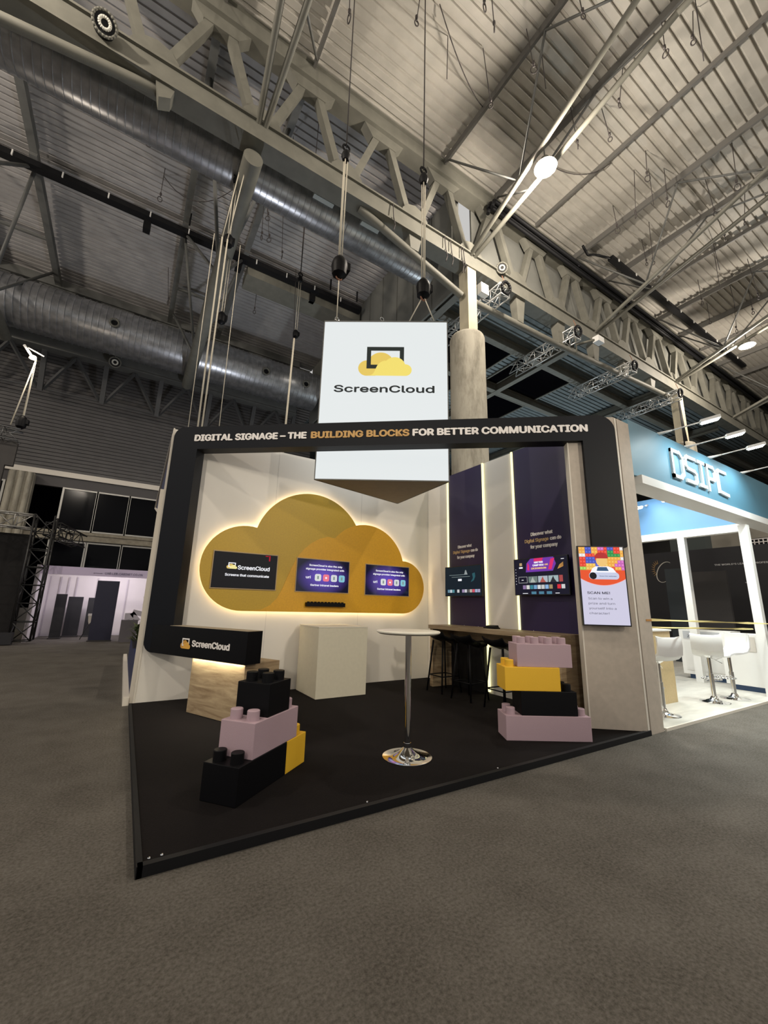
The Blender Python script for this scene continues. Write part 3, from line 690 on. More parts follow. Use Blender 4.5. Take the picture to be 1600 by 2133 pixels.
back = arcp(CL[:2], CL[2], (CL[0], CL[1]-CL[2]), iLT, False, 30) + arcp(CT[:2], CT[2], iLT, iTM, False, 30) 
whole = back + arcp(CM[:2], CM[2], iTM, iMR, False, 20) + arcp(CR[:2], CR[2], iMR, (CR[0], CR[1]-CR[2]), False, 24)
Scv = [(1.97, 1.338), (2.077, 1.453), (2.158, 1.616), (2.218, 1.781), (2.279, 1.938), (2.365, 2.125), (2.481, 2.282), (2.604, 2.393), (2.75, 2.485), (2.90, 2.535), (3.043, 2.525)]
mid = arcp(CM[:2], CM[2], (3.043, 2.525), iTM, False, 8)
front = [(1.62, 1.25), (1.84, 1.269)] + Scv + mid + arcp(CM[:2], CM[2], iTM, iMR, False, 20)[1:] + arcp(CR[:2], CR[2], iMR, (CR[0], CR[1]-CR[2]), False, 24)
def inset(poly, k=.96):
    cx = sum(p[0] for p in poly)/len(poly); cz = (1.245+3.26)/2-.2; return [(cx+(x-cx)*k, cz+(y-cz)*k) for x, y in poly]
def logo(F, x0, w, y0, d, parent, framem, backm, frontm, rx=1.0):
    k = w/4.15
    T = lambda pl: [(x0+(x-.88)*k*rx, y0+(y-1.245)*k) for x, y in pl]
    g = G(); g.prism(T(back+[(2.9, 1.5), (2.2, 1.25)]), d, d+.003, F=F); link(g, 'logo_cloud_back', backm, parent)
    g = G(); X0, X1, Y0, Y1, w_ = 1.52, 4.42, 1.86, 3.75, .33
    g.prism(T([(X0, Y0), (X0+w_, Y0+w_), (X0+w_, Y1-w_), (X0, Y1)]), d+.003, d+.006, F=F); g.prism(T([(X0, Y1), (X0+w_, Y1-w_), (X1-w_, Y1-w_), (X1, Y1)]), d+.003, d+.006, F=F)
    g.prism(T([(X1, Y1), (X1-w_, Y1-w_), (X1-w_, Y0+w_), (X1, Y0)]), d+.003, d+.006, F=F); g.prism(T([(X0, Y0), (X1, Y0), (X1-w_, Y0+w_), (X0+w_, Y0+w_)]), d+.003, d+.006, F=F)
    link(g, 'logo_screen_outline', framem, parent)
    g = G(); g.prism(T(front), d+.006, d+.009, F=F); link(g, 'logo_cloud_front', frontm, parent)
logo(DE, .775, .205, .795, .0, t, letterwhite, mat('logo_orange', (.60, .30, .05), .5), mat('logo_amber', (.72, .38, .06), .5))
txt('lettering', [('ScreenCloud', 1.01, 1.70, .832, .098)], DE, letterwhite, t, .0, .005, .05)
# wooden reception counter
wa = Vector((.835, 5.865, 0)); a2 = math.radians(-64.4); wd = Vector((math.cos(a2), math.sin(a2), 0)); wm = Vector((-wd.y, wd.x, 0)); WFm = frame(wa, wd, -wm)
t = thing('reception_counter', wa+wd*.5, 'light oak reception counter under the black logo box, lit along its top', 'counter')
g = G(WFm); g.prism([(0, P), (1.0, P), (1.0, .69), (0, .69)], -.52, 0); link(g, 'body', oak, t, bevel=.002)
g = G(WFm); g.prism([(.02, .691), (.98, .691), (.98, .694), (.02, .694)], .01, .05); link(g, 'led_strip', ledwhite, t)

# wall cloud
t = CP = thing('cloud_panel', (2.9, YC, 1.25), 'big mustard cloud panel with glowing edge on the white rear wall', 'wall sign')
FC = frame((0, YC-.075, 0), (1, 0, 0), (0, -1, 0))
g = G(); g.prism(whole, -.018, 0, F=FC); link(g, 'cloud_back', [mustard_d], t)
g = G(); g.prism(front, 0, .006, F=FC); link(g, 'cloud_front', mustard, t)
g = G(); q = inset(whole, .975)
for i in range(len(q)):
    a, b = q[i], q[(i+1) % len(q)]
    if math.hypot(a[0]-b[0], a[1]-b[1]) < 1e-4: continue
    vs = [(a[0], a[1], -.05), (b[0], b[1], -.05), (b[0], b[1], -.028), (a[0], a[1], -.028)]
    g.add(vs, [(0, 1, 2, 3)], 0, False, FC); g.add([(x*1.0, y, z) for x, y, z in vs], [(3, 2, 1, 0)], 0, False, FC)
link(g, 'led_halo', ledwarm, t)
g = G(); g.prism(inset(whole, .9), -.074, -.02, F=FC); link(g, 'standoff', white, t)
# cloud screens
scr_black = emi('screen_black', (.01, .01, .012), .5); scrw = emi('screen_white', (.95, .95, 1), .95); scrpurple = emi('screen_purple', (.10, .06, .38), .55)
def glow(name, center, edge, sc, cx, cz, axis='xz'):
    if name in MATS: return MATS[name]
    M = bpy.data.materials.new(name); M.use_nodes = True; nt = M.node_tree; b = nt.nodes['Principled BSDF']; b.inputs['Base Color'].default_value = (0, 0, 0, 1); b.inputs['Roughness'].default_value = .12
    tc = nt.nodes.new('ShaderNodeTexCoord'); mp = nt.nodes.new('ShaderNodeMapping'); mp.vector_type = 'TEXTURE'; mp.inputs['Location'].default_value = (cx, 0, cz) if axis == 'xz' else (0, cx, cz); mp.inputs['Scale'].default_value = sc
    gr = nt.nodes.new('ShaderNodeTexGradient'); gr.gradient_type = 'SPHERICAL'; r = nt.nodes.new('ShaderNodeValToRGB'); r.color_ramp.elements[0].color = edge+(1,); r.color_ramp.elements[1].color = center+(1,)
    nt.links.new(tc.outputs['Object'], mp.inputs[0]); nt.links.new(mp.outputs[0], gr.inputs[0]); nt.links.new(gr.outputs[0], r.inputs[0]); nt.links.new(r.outputs[0], b.inputs['Emission Color']); b.inputs['Emission Strength'].default_value = 1
    MATS[name] = M; return M
def cloud_screen(x0, x1, z0, z1, lab, kind):
    FS = frame((0, YC-.082, 0), (1, 0, 0), (0, -1, 0))
    t = thing('wall_screen', ((x0+x1)/2, YC-.082, z0), lab, 'screen', 'screens set in the cloud')
    g = G(); g.prism([(x0-.014, z0-.014), (x1+.014, z0-.014), (x1+.014, z1+.014), (x0-.014, z1+.014)], .0, .008, F=FS); link(g, 'surround', mat('screen_trim', (.42, .30, .16), .5), t)
    g = G(); g.prism([(x0, z0), (x1, z0), (x1, z1), (x0, z1)], .008, .012, F=FS)
    w = x1-x0; X = lambda u: x0+u*w; h = z1-z0; Z = lambda v: z0+v*h
    if kind == 'logo':
        root = t; t = link(g, 'display', emi('screen_charcoal', (.006, .006, .008), 1), t)
        logo(FS, X(.20), .16*w, Z(.535), .012, t, scrw, emi('logo_gold_lit', (.85, .62, .18), .8), emi('logo_yellow_lit', (.95, .85, .35), .9))
        txt('screen_lettering', [('ScreenCloud', X(.375), X(.88), Z(.53), .085), ('Screens that communicate', X(.19), X(.88), Z(.335), .052)], FS, scrw, t, .012, .014, .03)
        g = G(); g.prism([(X(.86), Z(.82)), (X(.88), Z(.82)), (X(.88), Z(.98)), (X(.86), Z(.98))], .012, .013, F=FS); g.prism([(X(.80), Z(.95)), (X(.85), Z(.95)), (X(.85), Z(.975)), (X(.80), Z(.975))], .012, .013, F=FS); link(g, 'red_marks', emi('screen_red', (.7, .0, .03), .6), t)
    else:
        root = t; t = link(g, 'display', glow('screen_violet', (.13, .07, .52), (.006, .006, .02), (w*.52, 1, h*.62), 0, h*.48), t)
        txt('screen_lettering', [('ScreenCloud is also the only', X(.22), X(.86), Z(.79), .042), ('signage provider integrated with', X(.16), X(.90), Z(.675), .042), ('Gartner intranet leaders', X(.26), X(.80), Z(.175), .044), ('uri', X(.17), X(.255), Z(.40), .06)], FS, scrw, t, .012, .014, .03)
        for i, (c, nm) in enumerate((((.80, .82, .80), 'icon_grey'), ((.95, .22, .30), 'icon_red'), ((.74, .76, .78), 'icon_silver'), ((.25, .60, .72), 'icon_teal'))):
            u = .335+.155*i
            g = G(); g.prism(rrect(X(u), X(u+.12), Z(.33), Z(.55), .03), .012, .0135, F=FS); link(g, 'app_icon', emi(nm, c, .85), t)
            g = G(); g.prism([(X(u+.045), Z(.39)), (X(u+.075), Z(.39)), (X(u+.075), Z(.49)), (X(u+.045), Z(.49))] if i != 1 else circ(X(u+.06), Z(.44), .018, 8), .0135, .0145, F=FS); link(g, 'icon_mark', emi('icon_mark_dark', (.35, .45, .42), .6) if i != 1 else scrw, t)
    return t
cloud_screen(1.06, 2.03, 1.583, 2.125, 'leftmost screen in the cloud, black with cloud logo and white words', 'logo')
cloud_screen(2.375, 3.34, 1.58, 2.12, 'middle screen in the cloud, violet with four app icons', 'apps')
cloud_screen(3.69, 4.65, 1.567, 2.11, 'rightmost screen in the cloud, violet with four app icons', 'apps')
t = thing('sound_bar', (2.91, YC-.1, 1.34), 'short black studded bar below the middle screen on the cloud', 'bar')
link(G().box(2.56, 3.265, YC-.16, YC-.08, 1.335, 1.40), 'bar', blackfoam, t)
g = G()
for i in range(11): g.lathe([(.022, 0), (.022, .015), (.001, .015)], (2.60+.0625*i, YC-.12, 1.40), 10)
link(g, 'stud', blackfoam, t)
# white plinth
t = thing('display_plinth', (2.92, 6.15, P), 'plain cream display plinth standing against the rear wall below the cloud', 'plinth')
link(G().box(2.50, 3.325, 5.80, 6.58, P, 1.035), 'body', mat('cream_plinth', (.60, .56, .44), .6, noise=.03, nscale=20), t, bevel=.004)
link(G().box(2.495, 3.33, 5.795, 6.585, 1.035, 1.05), 'top', mat('cream_top', (.68, .64, .54), .5), t)
# round table
tx, ty = 2.375, 3.35
t = thing('bar_table', (tx, ty, P), 'round white topped bar table on a chrome post in the middle of the stand', 'table')
link(G().lathe([(.001, 1.095), (.28, 1.098), (.305, 1.112), (.308, 1.122), (.30, 1.13), (.001, 1.13)], (tx, ty, .02), 64), 'tabletop', mat('table_white', (.70, .67, .58), .35), t)
link(G().lathe([(.03, .07), (.03, 1.12)], (tx, ty, 0), 32), 'post', chrome, t)
prof = [(.225, 0), (.226, .006)] + [(.225-.19*(i/10)**.8, .008+.075*(i/10)**1.9) for i in range(11)] + [(.034, .12), (.001, .12)]
link(G().lathe(prof, (tx, ty, P-.004), 64), 'base', chrome, t)

# bar counter on right wall
t = BC = thing('bar_counter', (4.95, 4.65, P), 'long oak bar counter under the two wall screens', 'counter')
link(G().box(4.65, 5.188, 3.36, 5.95, 1.005, 1.068), 'worktop', oak_top, t, bevel=.002)
link(G().box(4.68, 5.188, 5.86, 5.94, P, 1.005), 'side_panel', oak, t)
link(G().box(4.66, 5.188, 3.36, 3.42, P, 1.005), 'side_panel', oak, t)
link(G().box(5.16, 5.187, 3.42, 5.86, .80, 1.005), 'back_rail', oak, t)
link(G().box(5.1, 5.187, 5.06, 5.86, P, .8), 'dark_backing', black, t)
for i, (yy, r) in enumerate(((5.55, .05), (5.2, .04), (4.1, .05))):
    g = G().torus((5.08, yy, 1.07), r, .004, (1, .2, 0), 12, 5, a0=-.2, a1=2.6)
    link(g, 'power_cord', letterwhite, label='thin curled cord end on the bar counter, %s' % ['below the far screen', 'by the middle lit strip', 'below the near screen'][i], cat='cord')
t = thing('payment_terminal', (4.98, 4.75, 1.068), 'small black device lying on the bar counter between the two screens', 'device')
link(G().box(4.9, 5.02, 4.62, 4.86, 1.068, 1.085), 'base', black, t); g = G(); g.add([(4.9, 4.64, 1.085), (5.02, 4.64, 1.085), (5.02, 4.84, 1.085), (4.9, 4.84, 1.085), (4.93, 4.66, 1.11), (5.02, 4.66, 1.12), (5.02, 4.82, 1.12), (4.93, 4.82, 1.11)], [(0, 3, 2, 1), (4, 5, 6, 7), (0, 1, 5, 4), (1, 2, 6, 5), (2, 3, 7, 6), (3, 0, 4, 7)]); link(g, 'keypad', blackgloss, t)
# stools
def black_stool():
    t = thing('bar_stool', (0, 0, 0), 'x', 'stool')
    prof = []
    g = G(); n = 12; W2 = .21
    vs = []; 
    sec = [(-.20, .10), (-.15, .035), (-.05, .0), (.08, .005), (.17, -.02), (.20, -.05)]
    for j, yy in enumerate((-.20, -.12, 0, .12, .20)):
        lift = .05*(abs(yy)/.2)**2
        for (x, z) in sec: vs.append((x, yy, .80+z+lift))
    k = len(sec); fs = [(j*k+i, j*k+i+1, (j+1)*k+i+1, (j+1)*k+i) for j in range(4) for i in range(k-1)]
    vs2 = [(x, y, z-.025) for x, y, z in vs]; N = len(vs)
    fs += [tuple(N+q for q in f[::-1]) for f in fs[:]]
    fs += [(i, N+i, N+i+1, i+1) for i in range(k-1)] + [(4*k+i, 4*k+i+1, N+4*k+i+1, N+4*k+i) for i in range(k-1)] + [(j*k, (j+1)*k, N+(j+1)*k, N+j*k) for j in range(4)] + [(j*k+k-1, N+j*k+k-1, N+(j+1)*k+k-1, (j+1)*k+k-1) for j in range(4)]
    g.add(vs+vs2, fs, 0, True); link(g, 'seat', blackfoam, t)
    for sx in (-1, 1):
        for sy in (-1, 1): link(G().tube((sx*.12, sy*.12, .79), (sx*.20, sy*.19, 0), .016, 8, r2=.012), 'leg', blackfoam, t)
    g = G()
    for a, b in (((-1, -1), (1, -1)), ((1, -1), (1, 1)), ((1, 1), (-1, 1)), ((-1, 1), (-1, -1))):
        g.tube((a[0]*.176, a[1]*.17, .25), (b[0]*.176, b[1]*.17, .25), .009, 6)
    link(g, 'footrest', blackfoam, t); return t
s0_ = black_stool()
place(s0_, (4.62, 5.5, P-.005), 0, 'black bar stool at the far end of the bar counter', 'black bar stools')
for (x, y, r, l) in ((4.60, 4.88, .1, 'black bar stool second from the far end of the bar counter'), (4.62, 4.22, -.05, 'black bar stool nearest the stacked blocks at the bar counter')):
    place(copy_tree(s0_), (x, y, P-.005), r, l)
# wall TVs
tvb = mat('tv_bezel', (.01, .01, .012), .25)
def tv(y1, y0, z0, z1, lab, kind):     # y1 far (left), y0 near (right)
    t = thing('wall_television', (5.1, (y0+y1)/2, z0), lab, 'television')
    link(G().box(5.10, 5.135, y0, y1, z0, z1), 'case', tvb, t, bevel=.003); link(G().box(5.135, 5.188, (y0+y1)/2-.15, (y0+y1)/2+.15, z0+.15, z1-.15), 'mount', black, t)
    F = frame((5.10, y1, z0), (0, -1, 0), (-1, 0, 0)); w = y1-y0; h = z1-z0
    X = lambda u: u*w; Z = lambda v: v*h
    g = G(); g.prism([(.012, .012), (w-.012, .012), (w-.012, h-.012), (.012, h-.012)], 0, .002, F=F)
    def patch(u0, u1, v0, v1, m, nm, d=.004):
        g = G(); g.prism([(X(u0), Z(v0)), (X(u1), Z(v0)), (X(u1), Z(v1)), (X(u0), Z(v1))], .002, d, F=F); link(g, nm, m, t)
    if kind == 'dark':
        root = t; t = link(g, 'display', emi('tv_dark', (.004, .012, .02), 1), t)
        patch(.38, .48, .50, .57, scrw, 'button'); patch(.13, .62, .70, .712, emi('tv_line', (.4, .5, .5), .6), 'caption_line'); patch(.2, .7, .63, .642, emi('tv_line', (.4, .5, .5), .6), 'caption_line')
        g = G(); g.prism([(X(.72), Z(.45)), (X(.80), Z(.50)), (X(.84), Z(.62)), (X(.83), Z(.75)), (X(.76), Z(.72)), (X(.78), Z(.58))], .002, .003, F=F); link(g, 'figure', emi('tv_teal', (.02, .09, .11), 1), t)
        g = G(); g.prism([(X(.55), Z(.70)), (X(.64), Z(.70)), (X(.60), Z(.85)), (X(.58), Z(.85))], .002, .003, F=F); link(g, 'figure', emi('tv_pale', (.45, .5, .5), .6), t)
        cs = [(.15, .3, .4), (.6, .7, .75), (.1, .3, .35), None, (.7, .7, .7), None, (.4, .3, .5), (.7, .7, .75), (.1, .1, .1), (.6, .5, .45), (.7, .1, .15), (.4, .5, .7), (.45, .4, .6)]
        for i, c in enumerate(cs):
            if c: patch(.08+i*.068, .08+i*.068+.058, .12, .22, emi('tile_%d' % i, c, .8), 'app_tile')
    else:
        root = t; t = link(g, 'display', emi('tv_black', (.008, .008, .02), 1), t)
        g = G(); g.prism([(X(.24), Z(.62)), (X(.74), Z(.62)), (X(.80), Z(.80)), (X(.76), Z(.98)), (X(.34), Z(.98)), (X(.26), Z(.86))], .002, .0025, F=F); link(g, 'banner', emi('tv_violet', (.16, .04, .38), 1), t)
        g = G(); g.prism([(X(.40), Z(.9)), (X(.55), Z(.88)), (X(.58), Z(.98)), (X(.41), Z(.98))], .0025, .003, F=F); g.prism([(X(.66), Z(.66)), (X(.72), Z(.66)), (X(.78), Z(.95)), (X(.71), Z(.93))], .0025, .003, F=F); g.prism([(X(.27), Z(.68)), (X(.31), Z(.66)), (X(.31), Z(.80)), (X(.28), Z(.88))], .0025, .003, F=F); link(g, 'banner_flash', emi('tv_crimson', (.75, .03, .16), .9), t)
        txt('banner_lettering', [('HAVE YOUR', X(.41), X(.57), Z(.845), .035), ('CAMP NOU', X(.38), X(.58), Z(.77), .035)], F, scrw, t, .003, .005, .05)
        txt('banner_gold', [('LIVE IN BARCELONA', X(.35), X(.63), Z(.69), .032), ('LIVE', X(.60), X(.66), Z(.775), .03)], F, emi('tv_amber', (.95, .60, .20), .9), t, .003, .005, .05)
        g = G()
        for i in range(4): g.prism([(X(.82+.01*i), Z(.66+.028*i)), (X(.92), Z(.72+.03*i)), (X(.925), Z(.735+.03*i)), (X(.83+.01*i), Z(.68+.028*i))], .002, .0035, F=F)
        link(g, 'orange_stripes', emi('tv_orange', (.9, .45, .10), .9), t)
        patch(.12, .17, .80, .88, emi('tv_amber2', (.55, .4, .2), .8), 'badge'); patch(.11, .18, .73, .77, scrw, 'badge'); patch(.89, .94, .90, .915, scrw, 'badge')
        patch(.09, .26, .33, .50, emi('tv_frame', (.7, .7, .7), .8), 'card', .003); patch(.095, .255, .338, .492, emi('tv_black', (.008, .008, .02), 1), 'card', .004); patch(.15, .19, .405, .42, scrw, 'card', .005)
        for i, c in enumerate(((.20, .26, .24), (.52, .60, .66), (.45, .58, .60))):
            u = .285+i*.185; patch(u, u+.17, .335, .50, emi('card_%d' % i, c, .75), 'card')
            g = G(); g.prism([(X(u+.03), Z(.335)), (X(u+.14), Z(.335)), (X(u+.10), Z(.42)), (X(u+.085), Z(.49)), (X(u+.06), Z(.42))], .004, .005, F=F); link(g, 'card_figure', emi('card_fig_%d' % i, ((.5, .55, .5), (.5, .12, .10), (.03, .03, .04))[i], .8), t)
        patch(.84, .90, .335, .50, emi('card_end', (.45, .08, .08), .8), 'card')
        cs = [None, (.3, .2, .4), (.75, .75, .72), (.05, .25, .32), (.2, .4, .65), (.75, .78, .8), (.65, .65, .65), (.3, .5, .8), (.4, .3, .15), None, (.8, .03, .05), (.7, .7, .7)]
        for i, c in enumerate(cs):
            if c: patch(.10+i*.07, .10+i*.07+.058, .165, .27, emi('ap_%d' % i, c, .85), 'app_tile')
        for i in range(3): patch(.33+i*.14, .42+i*.14, .03, .10, emi('lower_card', (.08, .22, .32), .9), 'card')
        patch(.16, .26, .045, .06, scrw, 'caption_line'); patch(.76, .83, .045, .06, scrw, 'caption_line')
        for i in range(6): patch(.035, .045, .30+.08*i, .315+.08*i, scrw, 'menu_mark')
    return t
tv(6.01, 5.06, 1.573, 2.112, 'far wall television showing a dark blue menu, below the first Discover lettering', 'dark')
tv(4.365, 3.43, 1.578, 2.128, 'near wall television showing a bright colourful menu, below the second Discover lettering', 'bright')
# portrait screen on the beige column
t = thing('portrait_screen', Bp+ev*5.96+Vector((0, 0, 1.2))-nv*.08, 'portrait screen reading SCAN ME on the beige column', 'screen')
sa, sb, za, zb = 5.685, 6.235, 1.203, 2.166
PF = frame(Bp-nv*.08, ev, -nv)
g = G(PF); g.prism([(sa, za), (sb, za), (sb, zb), (sa, zb)], -.035, 0); link(g, 'case', tvb, t, bevel=.003)
g = G(PF); g.prism([(sa+.1, za+.2), (sb-.1, za+.2), (sb-.1, zb-.2), (sa+.1, zb-.2)], -.06, -.035); link(g, 'mount', black, t)
w = sb-sa-.03; x0 = sa+.015; z0 = za+.015; h = zb-za-.03
X = lambda u: x0+u*w
Z = lambda v: z0+v*h
g = G(); g.prism([(x0, z0), (x0+w, z0), (x0+w, z0+h), (x0, z0+h)], 0, .002, F=PF); t = link(g, 'display', emi('scan_lilac', (.66, .64, .80), .92), t)
# picture: wall of studded toy bricks with a rounded lower edge
VB = .585
low = [(X(u), Z(VB-.085*(1-(2*u-1)**2))) for u in [i/14 for i in range(15)]]
g = G(); g.prism([(a, b-.006) for a, b in low]+[(X(1), Z(VB+.02)), (X(0), Z(VB+.02))], .0015, .0022, F=PF); link(g, 'picture_border', emi('scan_pink', (.95, .45, .45), .9), t)
g = G(); g.prism(low+[(X(1), Z(1)), (X(0), Z(1))], .002, .003, F=PF); link(g, 'picture', emi('pic_red', (.86, .10, .03), .9), t)
pal = {'o': (.92, .42, .07), 'b': (.07, .10, .52), 'r': (.80, .06, .03), 'g': (.03, .30, .07), 'y': (.88, .50, .10), 'p': (.62, .15, .50), 'w': (.80, .76, .74), 'l': (.35, .62, .10)}
rows = ['oobboopprbbrrw', 'oobboorrrggrro', 'wwrrryrrrggggo', 'rrbbbrrryoooow', 'rrbbbbrryooopp', 'rryyybrryooppp', 'llyyyorrryroop']
cells = {}
for j, rw_ in enumerate(rows):
    for i, c in enumerate(rw_): cells.setdefault(c, []).append((i, j))
for c, lst in cells.items():
    g = G(); g2 = G()
    for i, j in lst:
        u0 = i/14; v1 = 1-j*.0435; g.prism([(X(u0), Z(v1-.0435)), (X(u0+1/14), Z(v1-.0435)), (X(u0+1/14), Z(v1)), (X(u0), Z(v1))], .003, .0035, F=PF)
        g2.prism(circ(X(u0+.5/14), Z(v1-.020), .0115, 10), .0035, .0042, F=PF)
    link(g, 'picture_brick', emi('brick_'+c, pal[c], .9), t); link(g2, 'picture_stud', emi('stud_'+c, tuple(min(1, q*1.35+.05) for q in pal[c]), .9), t)
# plain generic portrait stand-in (no known character): shoulders, head and hair
def shp(pts, m, nm, d0, d1):
    g = G(); g.prism([(X(u), Z(v)) for u, v in pts], d0, d1, F=PF); link(g, nm, m, t)
shp([(.22, .655), (.28, .72), (.36, .745), (.64, .745), (.74, .72), (.82, .655), (.80, .60), (.24, .60)], scrw, 'picture_shoulders', .0045, .005)
shp([(.37, .685), (.40, .735), (.60, .735), (.64, .685)], emi('pic_navy', (.04, .12, .25), .8), 'picture_shoulders', .005, .0055)
g = G(); g.prism([(X(.5)+a*w*.125, Z(.815)+b*w*.135) for a, b in [(math.cos(i*.314), math.sin(i*.314)) for i in range(20)]], .0045, .0055, F=PF); link(g, 'picture_face', emi('pic_face', (.93, .60, .20), .9), t)
g = G(); g.prism([(X(.5)+a*w*.15, Z(.865)+b*w*.115) for a, b in [(math.cos(i*.314), max(-.25, math.sin(i*.314))) for i in range(20)]], .0055, .006, F=PF); link(g, 'picture_hair', emi('pic_hair', (.50, .03, .03), .9), t)
g = G(); g.prism(rrect(X(.19), X(.86), Z(.575), Z(.665), .038), .006, .0066, F=PF); link(g, 'picture_badge', emi('pic_badge', (.62, .66, .85), .9), t)
g = G(); g.prism(circ(X(.28), Z(.62), .042, 20), .0066, .007, F=PF); link(g, 'picture_badge', emi('pic_disc', (.005, .005, .01), 1), t)
txt('caption', [('Share this webpage', X(.42), X(.80), Z(.612), .014)], PF, emi('caption_blue', (.05, .08, .22), .8), t, .0066, .0072, .02)
txt('headline', [('SCAN ME!', X(.12), X(.62), Z(.385), .040)], PF, emi('headline_black', (.01, .01, .02), 1), t, .002, .003, .025)
txt('message', [('Scan to win a', X(.13), X(.66), Z(.315), .036), ('prize and turn', X(.13), X(.71), Z(.253), .036), ('yourself into a', X(.13), X(.73), Z(.191), .036), ('character!', X(.13), X(.57), Z(.129), .036)], PF, emi('message_grey', (.10, .10, .13), 1), t, .002, .003, .0)

# ------------------------------------------------------------------ tower sign
zb_ = 3.25; zt_ = 6.06
TA, TB, TC = Vector((2.24, 5.708, 0)), Vector((3.973, 4.57, 0)), Vector((4.106, 6.189, 0))
t = thing('tower_sign', (3.3, 5.4, zb_), 'tall white three sided hanging lightbox with the cloud logo', 'sign')
g = G()
for a, b in ((TA, TB), (TB, TC), (TC, TA)):
    g.add([(a.x, a.y, zb_+.012), (b.x, b.y, zb_+.012), (b.x, b.y, zt_), (a.x, a.y, zt_)], [(0, 1, 2, 3)])
link(g, 'fabric', lightbox, t)
g = G(); g.add([(q.x, q.y, z) for z in (zb_, zb_+.01) for q in (TA, TB, TC)], [(0, 2, 1), (3, 4, 5), (0, 1, 4, 3), (1, 2, 5, 4), (2, 0, 3, 5)]); link(g, 'bottom_panel', mat('taupe_fabric', (.30, .27, .22), .8, noise=.05, nscale=8), t)
g = G()
for z in (zb_+.005, zt_):
    for a, b in ((TA, TB), (TB, TC), (TC, TA)): g.bar((a.x, a.y, z), (b.x, b.y, z), .022, .016)
for a in (TA, TB, TC): g.bar((a.x, a.y, zb_), (a.x, a.y, zt_), .012, .012)
link(g, 'frame', mat('sign_frame', (.16, .16, .15), .5, .3), t)
g = G()
for q in (TA.lerp(TB, .1), TA.lerp(TB, .47), TA.lerp(TB, .88)): g.torus((q.x, q.y, zt_+.05), .035, .006, (0, 1, 0), 10, 5)
link(g, 'eyelet', chrome, t)
dT = (TB-TA).normalized(); nT = Vector((dT.y, -dT.x, 0))
if nT.y > 0: nT = -nT
FT = frame(TA, dT, nT)
txt('lettering', [('ScreenCloud', .228, 1.85, 4.745, .165)], FT, emi('sign_charcoal', (.018, .022, .022), 1), t, .003, .008, .04)
logo(FT, .605, .88, 5.04, .003, t, emi('sign_dark', (.016, .022, .020), 1), emi('sign_gold', (.80, .58, .12), .95), emi('sign_yellow', (.88, .72, .16), .98))

# ------------------------------------------------------------------ foam building blocks
PIT = .15; BH = .24
def block(nx, ny, m, pos, ang, z, lab, sh=.07, skip=()):
    t = thing('building_block', pos+(z,), lab, 'block', 'giant toy building blocks')
    M = Matrix.Translation(Vector(pos+(z,))) @ Matrix.Rotation(math.radians(ang), 4, 'Z')
    g = G(M); g.box(0, nx*PIT, 0, ny*PIT, 0, BH-.0005); b_ = link(g, 'body', m, t, bevel=.004)
    for i in range(nx):
        if i in skip: continue
        for j in range(ny):
            g = G(M); g.lathe([(.046, 0), (.046, sh-.004), (.042, sh), (.001, sh)], ((i+.5)*PIT, (j+.5)*PIT, BH-.001), 24); link(g, 'stud', m, b_)
    return t
block(4, 2, blackfoam, (.815, 3.108), 39, P-.004, 'big black toy block on the floor, lowest of the left stack', skip=(1, 2, 3))
ca, sa_ = math.cos(math.radians(39)), math.sin(math.radians(39))
block(2, 2, yellowfoam, (.815+.602*ca, 3.108+.602*sa_), 39, P-.004, 'yellow toy block on the floor at the end of the left stack', skip=(0,))
block(4, 2, lilac, (.927, 3.203), 39, P+BH-.004, 'lilac toy block in the middle of the left stack', skip=(1, 2))
block(2, 2, blackfoam, (1.05, 3.315), 39, P+2*BH-.004, 'black four stud toy block on top of the left stack')
block(6, 2, lilac, (3.566, 3.251), -30.8, P-.004, 'longest lilac toy block on the floor, lowest of the right stack', skip=(1, 2, 3, 4))
block(4, 2, blackfoam, (3.722, 3.172), -30.8, P+BH-.004, 'black toy block second from the bottom of the right stack', skip=(0, 1, 2))
block(4, 2, yellowfoam, (3.584, 3.258), -30.5, P+2*BH-.004, 'yellow toy block third from the bottom of the right stack', skip=(1, 2, 3))
block(4, 2, lilac, (3.728, 3.206), -31.5, P+3*BH-.004, 'lilac toy block on top of the right stack')

# ================================================================== BLUE NEIGHBOUR STAND (right)
link(G().box(5.70, 14, 2.72, 7.9, 0, .03), 'neighbour_deck', mat('pale_laminate', (.47, .455, .41), .45, noise=.10, nscale=3, stretch=(1, 4, 1)), label='pale laminate floor of the blue neighbouring stand', cat='stand floor')
link(G().box(5.69, 14, 2.70, 2.72, 0, .034), 'edge_profile', cream, label='pale edge strip along the front of the laminate floor', cat='edging')
t = BF = thing('fascia', (8, 2.7, 3.2), 'blue front fascia of the neighbouring stand with raised white letters', 'fascia')
link(G().box(5.66, 13.5, 2.72, 2.80, 3.2, 4.02), 'board', blue, t)
link(G().box(5.75, 13.5, 2.66, 2.98, 3.085, 3.205), 'white_beam', whitepaint, t)
